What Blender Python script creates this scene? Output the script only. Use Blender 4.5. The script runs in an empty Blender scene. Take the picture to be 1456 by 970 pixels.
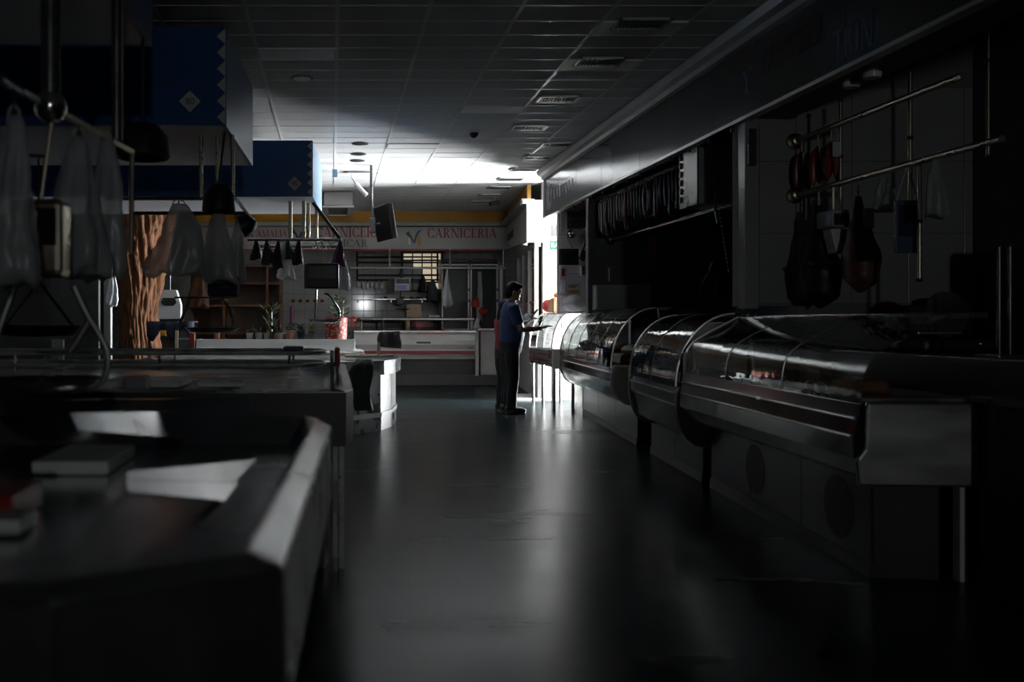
import bpy, bmesh, math, random
from mathutils import Vector, Matrix, noise as mnoise
R = math.radians
S = bpy.context.scene
C = S.collection
random.seed(7)

# ---------------------------------------------------------------- camera, light, exposure
F, VX, VY, H = 1350.0, 473.0, 458.0, 1.2          # focal length in px, vanishing point of the aisle, eye height
cam_d = bpy.data.cameras.new('camera'); cam = bpy.data.objects.new('camera', cam_d); C.objects.link(cam)
cam.location = (0, 0, H); cam.rotation_euler = (R(90), 0, 0)
cam_d.sensor_width = 36; cam_d.lens = 36*F/1456
cam_d.shift_x = (728-VX)/1456; cam_d.shift_y = -(485-VY)/1456
cam_d.clip_start = .02; cam_d.clip_end = 200
cam_d.dof.use_dof = True; cam_d.dof.focus_distance = 11.5; cam_d.dof.aperture_fstop = 2.4
S.camera = cam

W = bpy.data.worlds.new('daylight'); S.world = W; W.use_nodes = True
bg = W.node_tree.nodes['Background']
bg.inputs[0].default_value = (.93, .97, 1, 1); bg.inputs[1].default_value = 320.0

def portal(name, loc, rot, sx, sy):
    l = bpy.data.lights.new(name, 'AREA'); l.shape = 'RECTANGLE'; l.size = sx; l.size_y = sy
    l.cycles.is_portal = True
    o = bpy.data.objects.new(name, l); C.objects.link(o); o.location = loc; o.rotation_euler = rot
DOOR = (13.7, 17.2, 0.0, 2.75)                    # the daylight doorway in the right outer wall: y0 y1 z0 z1
REARFILL = (1.4, 1.68, 1.95, 2.2)                    # unseen opening added behind the camera to brighten the dark stalls: x0 x1 z0 z1
WX = 6.2                                          # inner face of the right outer wall
portal('doorway_daylight', (WX-.04, (DOOR[0]+DOOR[1])/2, (DOOR[2]+DOOR[3])/2), (0, R(90), 0), DOOR[3]-DOOR[2], DOOR[1]-DOOR[0])
portal('added_rear_daylight', ((REARFILL[0]+REARFILL[1])/2, -7.95, (REARFILL[2]+REARFILL[3])/2), (R(90), 0, 0), REARFILL[1]-REARFILL[0], REARFILL[3]-REARFILL[2])  # faint fill daylight through the added opening

V = S.view_settings
V.view_transform = 'Standard'; V.look = 'None'; V.exposure = -0.25; V.gamma = 1.0; V.use_curve_mapping = False
S.cycles.use_denoising = True

def px(x, Y): return (x-VX)/F*Y
def pz(y, Y): return H-(y-VY)/F*Y
def P(x, y, Y): return Vector((px(x, Y), Y, pz(y, Y)))

# ---------------------------------------------------------------- materials
MATS = {}
def mat(name, col, rough=.5, metal=0, var=.0, rvar=.0, scale=3, bump=0, bscale=40, stretch=(1, 1, 1), spec=.5, emit=0, coat=0, trans=0):
    m = bpy.data.materials.new(name); m.use_nodes = True; nt = m.node_tree; n = nt.nodes; b = n['Principled BSDF']
    b.inputs['Base Color'].default_value = (*col, 1); b.inputs['Roughness'].default_value = rough
    b.inputs['Metallic'].default_value = metal; b.inputs['Specular IOR Level'].default_value = spec
    b.inputs['Coat Weight'].default_value = coat; b.inputs['Coat Roughness'].default_value = .08
    if emit: b.inputs['Emission Color'].default_value = (*col, 1); b.inputs['Emission Strength'].default_value = emit
    tc = n.new('ShaderNodeTexCoord'); mp = n.new('ShaderNodeMapping'); mp.inputs['Scale'].default_value = stretch
    nt.links.new(tc.outputs['Object'], mp.inputs[0])
    if var or rvar:
        nz = n.new('ShaderNodeTexNoise'); nz.inputs['Scale'].default_value = scale; nz.inputs['Detail'].default_value = 6
        nt.links.new(mp.outputs[0], nz.inputs['Vector'])
        if var:
            mr = n.new('ShaderNodeMapRange'); mr.inputs[1].default_value = .3; mr.inputs[2].default_value = .7
            mr.inputs[3].default_value = 1-var; mr.inputs[4].default_value = 1+var
            nt.links.new(nz.outputs[0], mr.inputs[0])
            mx = n.new('ShaderNodeVectorMath'); mx.operation = 'SCALE'; mx.inputs[0].default_value = col
            nt.links.new(mr.outputs[0], mx.inputs['Scale']); nt.links.new(mx.outputs[0], b.inputs['Base Color'])
        if rvar:
            mr = n.new('ShaderNodeMapRange'); mr.inputs[1].default_value = .3; mr.inputs[2].default_value = .7
            mr.inputs[3].default_value = max(.02, rough-rvar); mr.inputs[4].default_value = rough+rvar
            nt.links.new(nz.outputs[0], mr.inputs[0]); nt.links.new(mr.outputs[0], b.inputs['Roughness'])
    if bump:
        n2 = n.new('ShaderNodeTexNoise'); n2.inputs['Scale'].default_value = bscale; n2.inputs['Detail'].default_value = 4
        nt.links.new(mp.outputs[0], n2.inputs['Vector'])
        bp = n.new('ShaderNodeBump'); bp.inputs['Strength'].default_value = bump; bp.inputs['Distance'].default_value = .01
        nt.links.new(n2.outputs[0], bp.inputs['Height']); nt.links.new(bp.outputs[0], b.inputs['Normal'])
    MATS[name] = m
    return m
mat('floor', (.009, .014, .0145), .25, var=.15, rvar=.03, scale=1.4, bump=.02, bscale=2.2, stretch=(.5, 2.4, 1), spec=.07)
mat('ceiling', (.5, .5, .5), .8, var=.05, scale=2)
mat('tbar', (.85, .85, .83), .25)
mat('diffuser', (.85, .85, .82), .3)
mat('white', (.52, .51, .5), .5, var=.06, scale=4)
mat('whitegloss', (.82, .82, .8), .15, var=.04, scale=4)
mat('tile', (.36, .36, .35), .08, var=.04, scale=3)
mat('grout', (.2, .2, .19), .8)
mat('greywall', (.09, .09, .088), .5, var=.12, scale=2)
mat('darkwall', (.04, .04, .04), .5, var=.2, scale=2)
mat('panel', (.32, .32, .31), .22, var=.08, scale=2)
mat('sign1', (.1, .1, .1), .13, var=.05, scale=2, bump=.03, bscale=3)
mat('sign2', (.34, .335, .32), .3, var=.04, scale=2)
mat('yellow', (.5, .24, .015), .45, var=.08, scale=2)
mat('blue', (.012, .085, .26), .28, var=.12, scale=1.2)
mat('pale_and_litblue', (.3, .5, .75), .3)  # tag card; also a blue board with strong light put into the colour
mat('dullblue', (.06, .09, .15), .4)
mat('zigzag', (.5, .5, .46), .5)
mat('inkdark', (.012, .016, .03), .5)
mat('scripttext', (.04, .06, .1), .6)
mat('soffit', (.42, .42, .45), .5, var=.06)
mat('litsoffit', (.85, .85, .88), .45)  # paler copy of soffit: the light on this underside put into its colour
mat('dullsteel', (.3, .3, .29), .4, 1, var=.1, rvar=.06, scale=5)
mat('steelmatte', (.7, .7, .68), .55, 1, var=.2, rvar=.1, scale=14)
mat('steel', (.62, .62, .6), .2, 1, var=.12, rvar=.08, scale=4, bump=.04, bscale=9)
mat('steelbrush', (.55, .55, .53), .34, 1, var=.05, rvar=.05, scale=3, stretch=(1, 1, 3))
mat('chrome', (.75, .74, .72), .1, 1, rvar=.04, scale=8)
mat('brass', (.45, .41, .31), .3, 1, rvar=.06, scale=8)
mat('darksteel', (.16, .16, .16), .3, .8, var=.2, rvar=.1, scale=5)
mat('black', (.012, .012, .013), .45, var=.2, scale=6)
mat('blackgloss', (.008, .008, .009), .28, spec=.3)
mat('caseplate', (.75, .73, .66), .35, var=.08, scale=6)
mat('casebody', (.06, .06, .06), .14, .75, var=.15, rvar=.05, scale=3)
mat('case1body', (.03, .03, .032), .16, .6, var=.2, rvar=.06, scale=3)
mat('meatred', (.3, .04, .03), .35, var=.4, scale=14)
mat('meatbrown', (.12, .05, .03), .4, var=.4, scale=14)
mat('cream', (.7, .6, .42), .5, var=.1, scale=8)
mat('board', (.72, .74, .72), .4, var=.06)
mat('woodboard', (.55, .47, .3), .5, var=.12, stretch=(1, 8, 1))
mat('bark', (.13, .05, .018), .85, var=.5, scale=9, stretch=(2, 2, .5), bump=.6, bscale=16)
mat('wood', (.05, .022, .01), .45, var=.3, scale=4, stretch=(1, 1, .2))
mat('orangewood', (.09, .032, .01), .5, var=.3, scale=4)
mat('terracotta', (.35, .13, .06), .7, var=.2, scale=8)
mat('pinkpot', (.5, .28, .22), .5, var=.4, scale=30)
mat('leaf', (.015, .035, .01), .5, var=.5, scale=20)
mat('leafy', (.16, .14, .03), .5, var=.5, scale=20)
mat('flowerred', (.2, .02, .01), .5, var=.4, scale=20)
mat('soil', (.06, .045, .03), .9, var=.4, scale=20)
mat('red', (.3, .012, .012), .4, var=.1)
mat('darkred', (.22, .015, .02), .4)
mat('lettered', (.28, .025, .03), .5)
mat('letterblue', (.05, .09, .2), .5)
mat('lettergrey', (.12, .12, .13), .5)
mat('green', (.004, .09, .05), .4)
mat('purple', (.1, .012, .07), .5, var=.3, scale=30)
mat('navy', (.015, .02, .045), .8, var=.3, scale=8)
mat('cloth', (.09, .1, .1), .85, var=.2, scale=10)
mat('paper', (.6, .6, .58), .7)
mat('greypaper', (.2, .18, .18), .8, var=.15, scale=9)
mat('cardboard', (.42, .26, .15), .8, var=.1, scale=5)
mat('bread', (.4, .2, .09), .6, var=.35, scale=14)
mat('skin', (.16, .085, .055), .5, var=.06, scale=20)
mat('hair', (.004, .004, .004), .6, spec=.1)
mat('shirtblue', (.004, .02, .075), .8, var=.15, scale=20)
mat('shirtred', (.13, .004, .008), .8, var=.15, scale=20)
mat('trousers', (.006,.0065,.008), .9, var=.2, scale=20)
mat('shoe', (.008, .008, .008), .4)
mat('lcd', (.12, .16, .4), .2)
mat('keypad', (.45, .46, .45), .5, var=.1)
mat('glow_pane', (1, .86, .62), .4, emit=.55)
mat('fridgedark', (.015, .018, .017), .3, spec=.25)
mat('tan', (.42, .3, .2), .7, var=.1)
mat('wornred', (.032, .011, .011), .6, var=.4, scale=6)
mat('plinth', (.03, .03, .029), .3, var=.15, scale=3)
mat('patterned', (.5, .1, .06), .6)
def patterned():
    m = MATS['patterned']; nt = m.node_tree; n = nt.nodes; b = n['Principled BSDF']
    tc = n.new('ShaderNodeTexCoord'); vo = n.new('ShaderNodeTexVoronoi'); vo.inputs['Scale'].default_value = 24
    cr = n.new('ShaderNodeValToRGB'); cr.color_ramp.elements[0].position = .42; cr.color_ramp.elements[0].color = (.36, .2, .15, 1)
    cr.color_ramp.elements[1].position = .5; cr.color_ramp.elements[1].color = (.22, .012, .009, 1)
    nt.links.new(tc.outputs['Object'], vo.inputs['Vector']); nt.links.new(vo.outputs['Distance'], cr.inputs[0]); nt.links.new(cr.outputs[0], b.inputs['Base Color'])
patterned()
def glassmat(name, tint, f0=.05, rough=.02):
    m = bpy.data.materials.new(name); m.use_nodes = True; nt = m.node_tree; n = nt.nodes; n.clear()
    o = n.new('ShaderNodeOutputMaterial'); mx = n.new('ShaderNodeMixShader')
    lw = n.new('ShaderNodeLayerWeight'); lw.inputs[0].default_value = .5
    pw = n.new('ShaderNodeMath'); pw.operation = 'POWER'; pw.inputs[1].default_value = 4.0
    ma = n.new('ShaderNodeMath'); ma.operation = 'MULTIPLY_ADD'; ma.inputs[1].default_value = 1-f0; ma.inputs[2].default_value = f0
    nt.links.new(lw.outputs['Facing'], pw.inputs[0]); nt.links.new(pw.outputs[0], ma.inputs[0]); nt.links.new(ma.outputs[0], mx.inputs[0])
    t = n.new('ShaderNodeBsdfTransparent'); t.inputs[0].default_value = (*tint, 1); g = n.new('ShaderNodeBsdfGlossy'); g.inputs['Roughness'].default_value = rough
    nz = n.new('ShaderNodeTexNoise'); nz.inputs['Scale'].default_value = 5; bp = n.new('ShaderNodeBump'); bp.inputs['Strength'].default_value = .12; bp.inputs['Distance'].default_value = .02
    tc = n.new('ShaderNodeTexCoord'); nt.links.new(tc.outputs['Object'], nz.inputs['Vector'])
    nt.links.new(nz.outputs[0], bp.inputs['Height']); nt.links.new(bp.outputs[0], g.inputs['Normal'])
    nt.links.new(t.outputs[0], mx.inputs[1]); nt.links.new(g.outputs[0], mx.inputs[2]); nt.links.new(mx.outputs[0], o.inputs[0])
    MATS[name] = m
glassmat('glass', (.72, .75, .74), .09)
glassmat('clearglass', (.88, .9, .9), .05)
def plastic(name, col, tr):
    m = bpy.data.materials.new(name); m.use_nodes = True; nt = m.node_tree; n = nt.nodes; n.clear()
    o = n.new('ShaderNodeOutputMaterial'); mx = n.new('ShaderNodeMixShader'); mx.inputs[0].default_value = tr
    b = n.new('ShaderNodeBsdfPrincipled'); b.inputs['Base Color'].default_value = (*col, 1); b.inputs['Roughness'].default_value = .3
    t = n.new('ShaderNodeBsdfTransparent'); nt.links.new(b.outputs[0], mx.inputs[1]); nt.links.new(t.outputs[0], mx.inputs[2]); nt.links.new(mx.outputs[0], o.inputs[0])
    MATS[name] = m
plastic('bag', (.42, .44, .44), .35)
plastic('bagclear', (.6, .62, .62), .5)
plastic('bagwhite', (.75, .78, .8), .12)

# ---------------------------------------------------------------- building helpers
def wloc(o):
    v = Vector((0, 0, 0))
    while o: v = v + o.location; o = o.parent
    return v
def tag(o, label=None, cat=None, group=None, kind=None):
    if label: o['label'] = label
    if cat: o['category'] = cat
    if group: o['group'] = group
    if kind: o['kind'] = kind
    return o
def thing(name, label, cat, loc, group=None):
    o = bpy.data.objects.new(name, None); o.empty_display_size = .1; C.objects.link(o); o.location = loc
    return tag(o, label, cat, group)
class MB:
    def __init__(s, M=None): s.v = []; s.f = []; s.M = M
    def add(s, vs, fs):
        k = len(s.v)
        for p in vs:
            p = Vector(p); s.v.append(s.M @ p if s.M else p)
        for f in fs: s.f.append([i+k for i in f])
        return s
    def box(s, x0, x1, y0, y1, z0, z1):
        return s.add([(x, y, z) for z in (z0, z1) for y in (y0, y1) for x in (x0, x1)],
                     [(0, 2, 3, 1), (4, 5, 7, 6), (0, 1, 5, 4), (1, 3, 7, 5), (3, 2, 6, 7), (2, 0, 4, 6)])
    def prism(s, poly, f, w0, w1):           # closed 2-D outline swept from w0 to w1 through f(u, v, w)
        n = len(poly)
        return s.add([f(u, v, w0) for u, v in poly]+[f(u, v, w1) for u, v in poly],
                     [tuple(range(n-1, -1, -1)), tuple(range(n, 2*n))]+[(i, (i+1) % n, (i+1) % n+n, i+n) for i in range(n)])
    def sheet(s, rows):                       # grid of points
        m = len(rows[0])
        return s.add([p for r in rows for p in r], [(i*m+j, i*m+j+1, (i+1)*m+j+1, (i+1)*m+j) for i in range(len(rows)-1) for j in range(m-1)])
    def loft(s, rings, cap=True, closed=False):
        m = len(rings[0]); k = len(rings)
        fs = [(i*m+j, i*m+(j+1) % m, ((i+1) % k)*m+(j+1) % m, ((i+1) % k)*m+j) for i in range(k if closed else k-1) for j in range(m)]
        if cap and not closed: fs += [tuple(range(m-1, -1, -1)), tuple(range((k-1)*m, k*m))]
        return s.add([p for r in rings for p in r], fs)
    def tube(s, pts, r, n=10, closed=False, flat=1):
        pts = [Vector(p) for p in pts]; k = len(pts)
        rs = r if isinstance(r, (list, tuple)) else [r]*k
        rings = []; nrm = None
        for i, p in enumerate(pts):
            if closed: t = pts[(i+1) % k]-pts[i-1]
            else: t = pts[min(i+1, k-1)]-pts[max(i-1, 0)]
            t.normalize()
            if nrm is None:
                nrm = t.orthogonal().normalized()
                if abs(t.z) < .95: nrm = (Vector((0, 0, 1))-t*t.z).normalized()
            nrm = (nrm-t*nrm.dot(t)).normalized(); b = t.cross(nrm)
            rings.append([p+(nrm*math.cos(a)*flat+b*math.sin(a))*rs[i] for a in (2*math.pi*j/n for j in range(n))])
        return s.loft(rings, closed=closed)
    def lathe(s, prof, c=(0, 0, 0), n=20, M=None, cap=True):
        c = Vector(c); rings = []
        for r, z in prof:
            rings.append([(M @ Vector((r*math.cos(a), r*math.sin(a), z)) if M else Vector((r*math.cos(a), r*math.sin(a), z)))+c for a in (2*math.pi*j/n for j in range(n))])
        return s.loft(rings, cap=cap)
    def ell(s, c, rx, ry, rz, n=14, m=8, M=None):
        prof = [(max(.02, math.sin(math.pi*i/m)), -math.cos(math.pi*i/m)) for i in range(m+1)]
        c = Vector(c); D = Matrix.Diagonal((rx, ry, rz)); A = (M @ D) if M else D
        return s.lathe(prof, c, n, A)
    def disc(s, c, r, n=16, th=.01, axis='y'):
        M = {'y': Matrix.Rotation(R(90), 3, 'X'), 'x': Matrix.Rotation(R(90), 3, 'Y'), 'z': Matrix.Identity(3)}[axis]
        return s.lathe([(r, -th/2), (r, th/2)], c, n, M)
    def build(s, name, m, parent=None, smooth=False, bev=0, label=None, cat=None, group=None, kind=None, solid=0, origin=None, fix=True):
        if parent is not None: o0 = wloc(parent)
        elif origin is not None: o0 = Vector(origin)
        else:
            xs = [p.x for p in s.v]; ys = [p.y for p in s.v]; zs = [p.z for p in s.v]
            o0 = Vector(((min(xs)+max(xs))/2, (min(ys)+max(ys))/2, min(zs)))
        me = bpy.data.meshes.new(name); me.from_pydata([p-o0 for p in s.v], [], s.f)
        if fix:
            b = bmesh.new(); b.from_mesh(me); bmesh.ops.recalc_face_normals(b, faces=b.faces[:]); b.to_mesh(me); b.free()
        me.materials.append(MATS[m])
        o = bpy.data.objects.new(name, me); C.objects.link(o)
        if parent is not None: o.parent = parent
        else: o.location = o0
        if smooth:
            for p in me.polygons: p.use_smooth = True
            if smooth != 'all':
                b = bmesh.new(); b.from_mesh(me)
                for e in b.edges:
                    if len(e.link_faces) == 2 and e.calc_face_angle(0) > R(40): e.smooth = False
                b.to_mesh(me); b.free()
        if bev:
            md = o.modifiers.new('bevel', 'BEVEL'); md.width = bev; md.segments = 2; md.limit_method = 'ANGLE'
        if solid:
            md = o.modifiers.new('solid', 'SOLIDIFY'); md.thickness = solid; md.offset = 0
        return tag(o, label, cat, group, kind)
def box(name, m, x0, x1, y0, y1, z0, z1, parent=None, bev=.004, **k):
    return MB().box(x0, x1, y0, y1, z0, z1).build(name, m, parent, bev=bev, **k)
def inst(o, loc, name=None):                 # another object on the same mesh, same parent
    c = o.copy(); C.objects.link(c); c.location = loc
    return c
DG = None
def text_mesh(txt, size, ext=.002, shear=0):
    cu = bpy.data.curves.new('text', 'FONT'); cu.body = txt; cu.size = size; cu.extrude = ext; cu.shear = shear
    cu.align_x = 'CENTER'; cu.align_y = 'CENTER'; cu.resolution_u = 3
    o = bpy.data.objects.new('text', cu); C.objects.link(o); dg = bpy.context.evaluated_depsgraph_get(); dg.update()
    me = bpy.data.meshes.new_from_object(o.evaluated_get(dg)); bpy.data.objects.remove(o); bpy.data.curves.remove(cu)
    return me
def text(txt, size, m, parent, M, ext=.002, shear=0, sx=1):
    me = text_mesh(txt, size, ext, shear); me.transform(Matrix.Diagonal((sx, 1, 1, 1))); me.transform(M); me.transform(Matrix.Translation(-wloc(parent)))
    me.materials.clear(); me.materials.append(MATS[m])
    o = bpy.data.objects.new('lettering', me); C.objects.link(o); o.parent = parent
    return o
FRONT = lambda p: Matrix.Translation(p) @ Matrix.Rotation(R(90), 4, 'X')            # text facing the camera (-y)
LEFTF = lambda p: Matrix.Translation(p) @ Matrix.Rotation(R(-90), 4, 'Z') @ Matrix.Rotation(R(90), 4, 'X')  # text facing -x
# a serif alphabet of thick and thin strokes, unit height
def _st(x, w, y0=0, y1=1): return [[(x, y0), (x+w, y0), (x+w, y1), (x, y1)]]
def _se(x, w, y, e=.1, h=.055): return [[(x-e, y), (x+w+e, y), (x+w+e, y+h), (x-e, y+h)]]
def _dg(x0, y0, x1, y1, w): return [[(x0, y0), (x0+w, y0), (x1+w, y1), (x1, y1)]]
def _ar(cx, cy, rx, ry, a0, a1, w0, w1, n=14):
    o = []
    for i in range(n):
        A, B = R(a0+(a1-a0)*i/n), R(a0+(a1-a0)*(i+1)/n)
        wa = w1+(w0-w1)*abs(math.cos(A)); wb = w1+(w0-w1)*abs(math.cos(B))
        o.append([(cx+rx*math.cos(A), cy+ry*math.sin(A)), (cx+rx*math.cos(B), cy+ry*math.sin(B)), (cx+(rx-wb)*math.cos(B), cy+(ry-wb)*math.sin(B)), (cx+(rx-wa)*math.cos(A), cy+(ry-wa)*math.sin(A))])
    return o
T, t_ = .17, .06
SER = {
 'I': (_st(.12, T)+_se(.12, T, 0)+_se(.12, T, .945), .42),
 'L': (_st(.12, T)+_se(.12, T, 0)+_se(.12, T, .945)+_st(.12, .55, 0, .06)+_st(.6, .07, 0, .28), .74),
 'E': (_st(.12, T)+_se(.12, T, 0)+_se(.12, T, .945)+_st(.12, .52, 0, .06)+_st(.12, .5, .94, 1)+_st(.12, .36, .48, .54)+_st(.58, .06, 0, .26)+_st(.56, .06, .76, 1)+_st(.44, .05, .4, .62), .74),
 'C': (_ar(.46, .5, .42, .52, 42, 318, T, .05)+_st(.74, .05, .66, .98)+_st(.74, .05, .02, .3), .86),
 'O': (_ar(.46, .5, .42, .52, 0, 360, T, .05, 24), .94),
 'D': (_st(.12, T)+_se(.12, T, 0)+_se(.12, T, .945)+_ar(.3, .5, .52, .5, -90, 90, T, .055), .9),
 'A': (_dg(.05, 0, .4, 1, t_)+_dg(.68, 0, .34, 1, T)+_st(.2, .5, .3, .36)+_se(.04, .08, 0, .08)+_se(.68, T, 0, .07), .92),
 'R': (_st(.12, T)+_se(.12, T, 0)+_se(.12, T, .945)+_ar(.36, .74, .3, .26, -90, 90, .14, .05)+_dg(.62, 0, .34, .5, T)+_se(.66, .12, 0, .06)+_st(.12, .26, .48, .53)+_st(.12, .26, .95, 1), .88),
 'N': (_st(.14, t_)+_se(.14, t_, 0)+_se(.1, .1, .945)+_dg(.68, 0, .12, 1, T)+_st(.8, t_)+_se(.8, t_, .945), .98),
 'M': (_st(.14, t_)+_se(.14, t_, 0)+_dg(.48, 0, .12, 1, T)+_dg(.52, 0, .86, 1, t_)+_st(.88, T)+_se(.88, T, 0)+_se(.9, T, .945, .06), 1.16),
 'T': (_st(.32, T)+_se(.32, T, 0)+_st(.04, .74, .94, 1)+_st(.04, .05, .74, 1)+_st(.73, .05, .74, 1), .84),
 'Y': (_st(.34, T, 0, .5)+_se(.34, T, 0)+_dg(.34, .45, .06, 1, T)+_dg(.44, .45, .76, 1, t_)+_se(.06, .14, .945, .06)+_se(.76, .05, .945, .08), .86),
 ' ': ([], .45)}
def serif(txt, width, height, m, parent, f, ext=.004):   # f(u, v, w) maps the lettering plane into the world; u from 0 to width
    tot = sum(SER[c][1] for c in txt); k = width/tot; x = 0
    for c in txt:
        polys, w = SER[c]
        if polys:
            mb = MB()
            for po in polys:
                q = [((x+u)*k, v*height) for u, v in po]
                mb.prism(q, f, 0, ext)
            mb.build('letter', m, parent, fix=True)
        x += w

# ---------------------------------------------------------------- the hall
CZ = 3.35
def struct(name, mb, m, **k): return mb.build(name, m, kind='structure', **k)
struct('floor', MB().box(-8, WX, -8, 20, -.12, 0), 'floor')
struct('wall_left', MB().box(-8.2, -8, -8, 20, 0, 3.6), 'darkwall')
struct('wall_far', MB().box(-8, WX, 19.7, 19.9, 0, 3.6), 'greywall')
wr = MB().box(WX, WX+.2, -8.2, DOOR[0], -.12, 3.6).box(WX, WX+.2, DOOR[1], 20, -.12, 3.6).box(WX, WX+.2, DOOR[0], DOOR[1], DOOR[3], 3.6)
struct('wall_right', wr, 'greywall')
wb = MB().box(-8, REARFILL[0], -8.2, -8, -.12, 3.6).box(REARFILL[1], WX, -8.2, -8, -.12, 3.6).box(REARFILL[0], REARFILL[1], -8.2, -8, -.12, REARFILL[2]).box(REARFILL[0], REARFILL[1], -8.2, -8, REARFILL[3], 3.6)
struct('wall_rear', wb, 'greywall')
d = struct('door_1', MB().box(WX-.02, WX+.22, DOOR[0]-.06, DOOR[0], 0, DOOR[3]+.06).box(WX-.02, WX+.22, DOOR[1], DOOR[1]+.06, 0, DOOR[3]+.06).box(WX-.02, WX+.22, DOOR[0], DOOR[1], DOOR[3], DOOR[3]+.06), 'steelbrush')
w1 = struct('added_opening_1', MB().box(REARFILL[0]-.05, REARFILL[0], -8.05, -7.97, REARFILL[2]-.05, REARFILL[3]+.05).box(REARFILL[1], REARFILL[1]+.05, -8.05, -7.97, REARFILL[2]-.05, REARFILL[3]+.05).box(REARFILL[0], REARFILL[1], -8.05, -7.97, REARFILL[2]-.05, REARFILL[2]).box(REARFILL[0], REARFILL[1], -8.05, -7.97, REARFILL[3], REARFILL[3]+.05), 'white')  # frame of the added unseen opening that lets in fill light

# ceiling: slab, exposed runners and lay-in tiles
ceil = struct('ceiling', MB().box(-8.2, WX+.2, -8.2, 20, 3.42, 3.6), 'ceiling')
CW, RW, CX0, RY0 = .629, .331, .033, 6.12
COLS = list(range(-3, 5)); NR = 37
LIGHTS = {(3, 2), (3, 5), (2, 10), (1, 16), (-1, 4)}
tile0 = None
for r in range(NR):
    for c in COLS:
        x = CX0+c*CW; y = RY0+r*RW
        if y+RW > 18.45: continue
        if (c, r) in LIGHTS: continue
        if tile0 is None:
            tile0 = MB().box(x+.012, x+CW-.012, y+.008, y+RW-.008, CZ, CZ+.02).build('ceiling_tile', 'ceiling', ceil)
            bx, by = x, y
        else:
            dz = random.uniform(-.0015, .0015)
            inst(tile0, (x-bx, y-by, dz))
for c in range(-3, 6):
    x = CX0+c*CW
    MB().box(x-.014, x+.014, 5.6, 18.5, CZ-.004, CZ+.03).build('ceiling_runner', 'tbar', ceil)
cr0 = None
for r in range(0, NR+1):
    y = RY0+r*RW
    if y > 18.5: continue
    if cr0 is None: cr0 = MB().box(CX0-3*CW, CX0+5*CW, y-.011, y+.011, CZ-.003, CZ+.028).build('cross_runner', 'tbar', ceil); ry = y
    else: inst(cr0, (0, y-ry, 0))
MB().box(-8, CX0-3*CW-.014, -8, 18.6, CZ+.005, CZ+.03).box(CX0+5*CW+.014, WX, -8, 18.6, CZ+.005, CZ+.03).box(CX0-3*CW-.014, CX0+5*CW+.014, -8, RY0-.01, CZ+.005, CZ+.03).build('outer_ceiling_field', 'ceiling', ceil)
for i, (c, r) in enumerate(sorted(LIGHTS)):
    x = CX0+c*CW; y = RY0+r*RW
    lab = {(3, 2): 'switched off ceiling light panel nearest the large air vent over the aisle', (3, 5): 'switched off ceiling light panel between the first and second air vents',
           (2, 10): 'switched off ceiling light panel beside the dome camera', (1, 16): 'switched off ceiling light panel at the edge of the daylit ceiling', (-1, 4): 'switched off ceiling light panel near the blue stall sign 80'}[(c, r)]
    o = thing('ceiling_light', lab, 'light', (x+CW/2, y+RW/2, CZ-.01), 'recessed ceiling light panels')
    MB().box(x+.015, x+CW-.015, y+.012, y+RW-.012, CZ-.006, CZ+.03).build('diffuser', 'diffuser', o, bev=.003)
    f = MB()
    for a in ((x+.004, x+.02, y+.004, y+RW-.004), (x+CW-.02, x+CW-.004, y+.004, y+RW-.004), (x+.02, x+CW-.02, y+.004, y+.018), (x+.02, x+CW-.02, y+RW-.018, y+RW-.004)): f.box(*a, CZ-.01, CZ+.03)
    f.build('frame', 'tbar', o)
# air vents
vents = [(2.21, 6.81, 'topmost near the sign fascia'), (2.19, 7.8, ''), (2.157, 9.1, ''), (2.16, 10.44, ''), (2.7, 11.43, ''), (2.67, 12.35, ''), (2.68, 13.3, ''), (2.66, 14.2, ''), (2.65, 15.1, ''), (2.65, 16.0, ''), (2.65, 16.9, '')]
vl = ['ceiling vent of the row of four, farthest from the daylit ceiling', 'ceiling vent of the row of four, second farthest from the daylit ceiling', 'ceiling vent of the row of four, second closest to the daylit ceiling', 'ceiling vent of the row of four, closest to the daylit ceiling',
      'dark slotted ceiling vent at the start of the row along the cornice', 'dark slotted ceiling vent just before the daylit part of the ceiling'] + ['dark slotted ceiling vent in the daylit row near the far wall']*5
for (x, y, _), lb in zip(vents, vl):
    o = thing('air_vent', lb, 'vent', (x, y, CZ-.025), 'ceiling air vents')
    w, l = .19, .125
    f = MB()
    f.box(x-w, x+w, y-l, y-l+.022, CZ-.022, CZ-.004).box(x-w, x+w, y+l-.022, y+l, CZ-.022, CZ-.004).box(x-w, x-w+.022, y-l, y+l, CZ-.022, CZ-.004).box(x+w-.022, x+w, y-l, y+l, CZ-.022, CZ-.004)
    f.build('frame', 'steelbrush', o)
    MB().box(x-w+.02, x+w-.02, y-l+.02, y+l-.02, CZ-.006, CZ-.003).build('backing', 'black', o)
    for k in range(12):
        xx = x-w+.04+k*(2*w-.08)/11
        MB().box(xx-.003, xx+.003, y-l+.02, y+l-.02, CZ-.02, CZ-.007).build('slat', 'darksteel', o)
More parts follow.
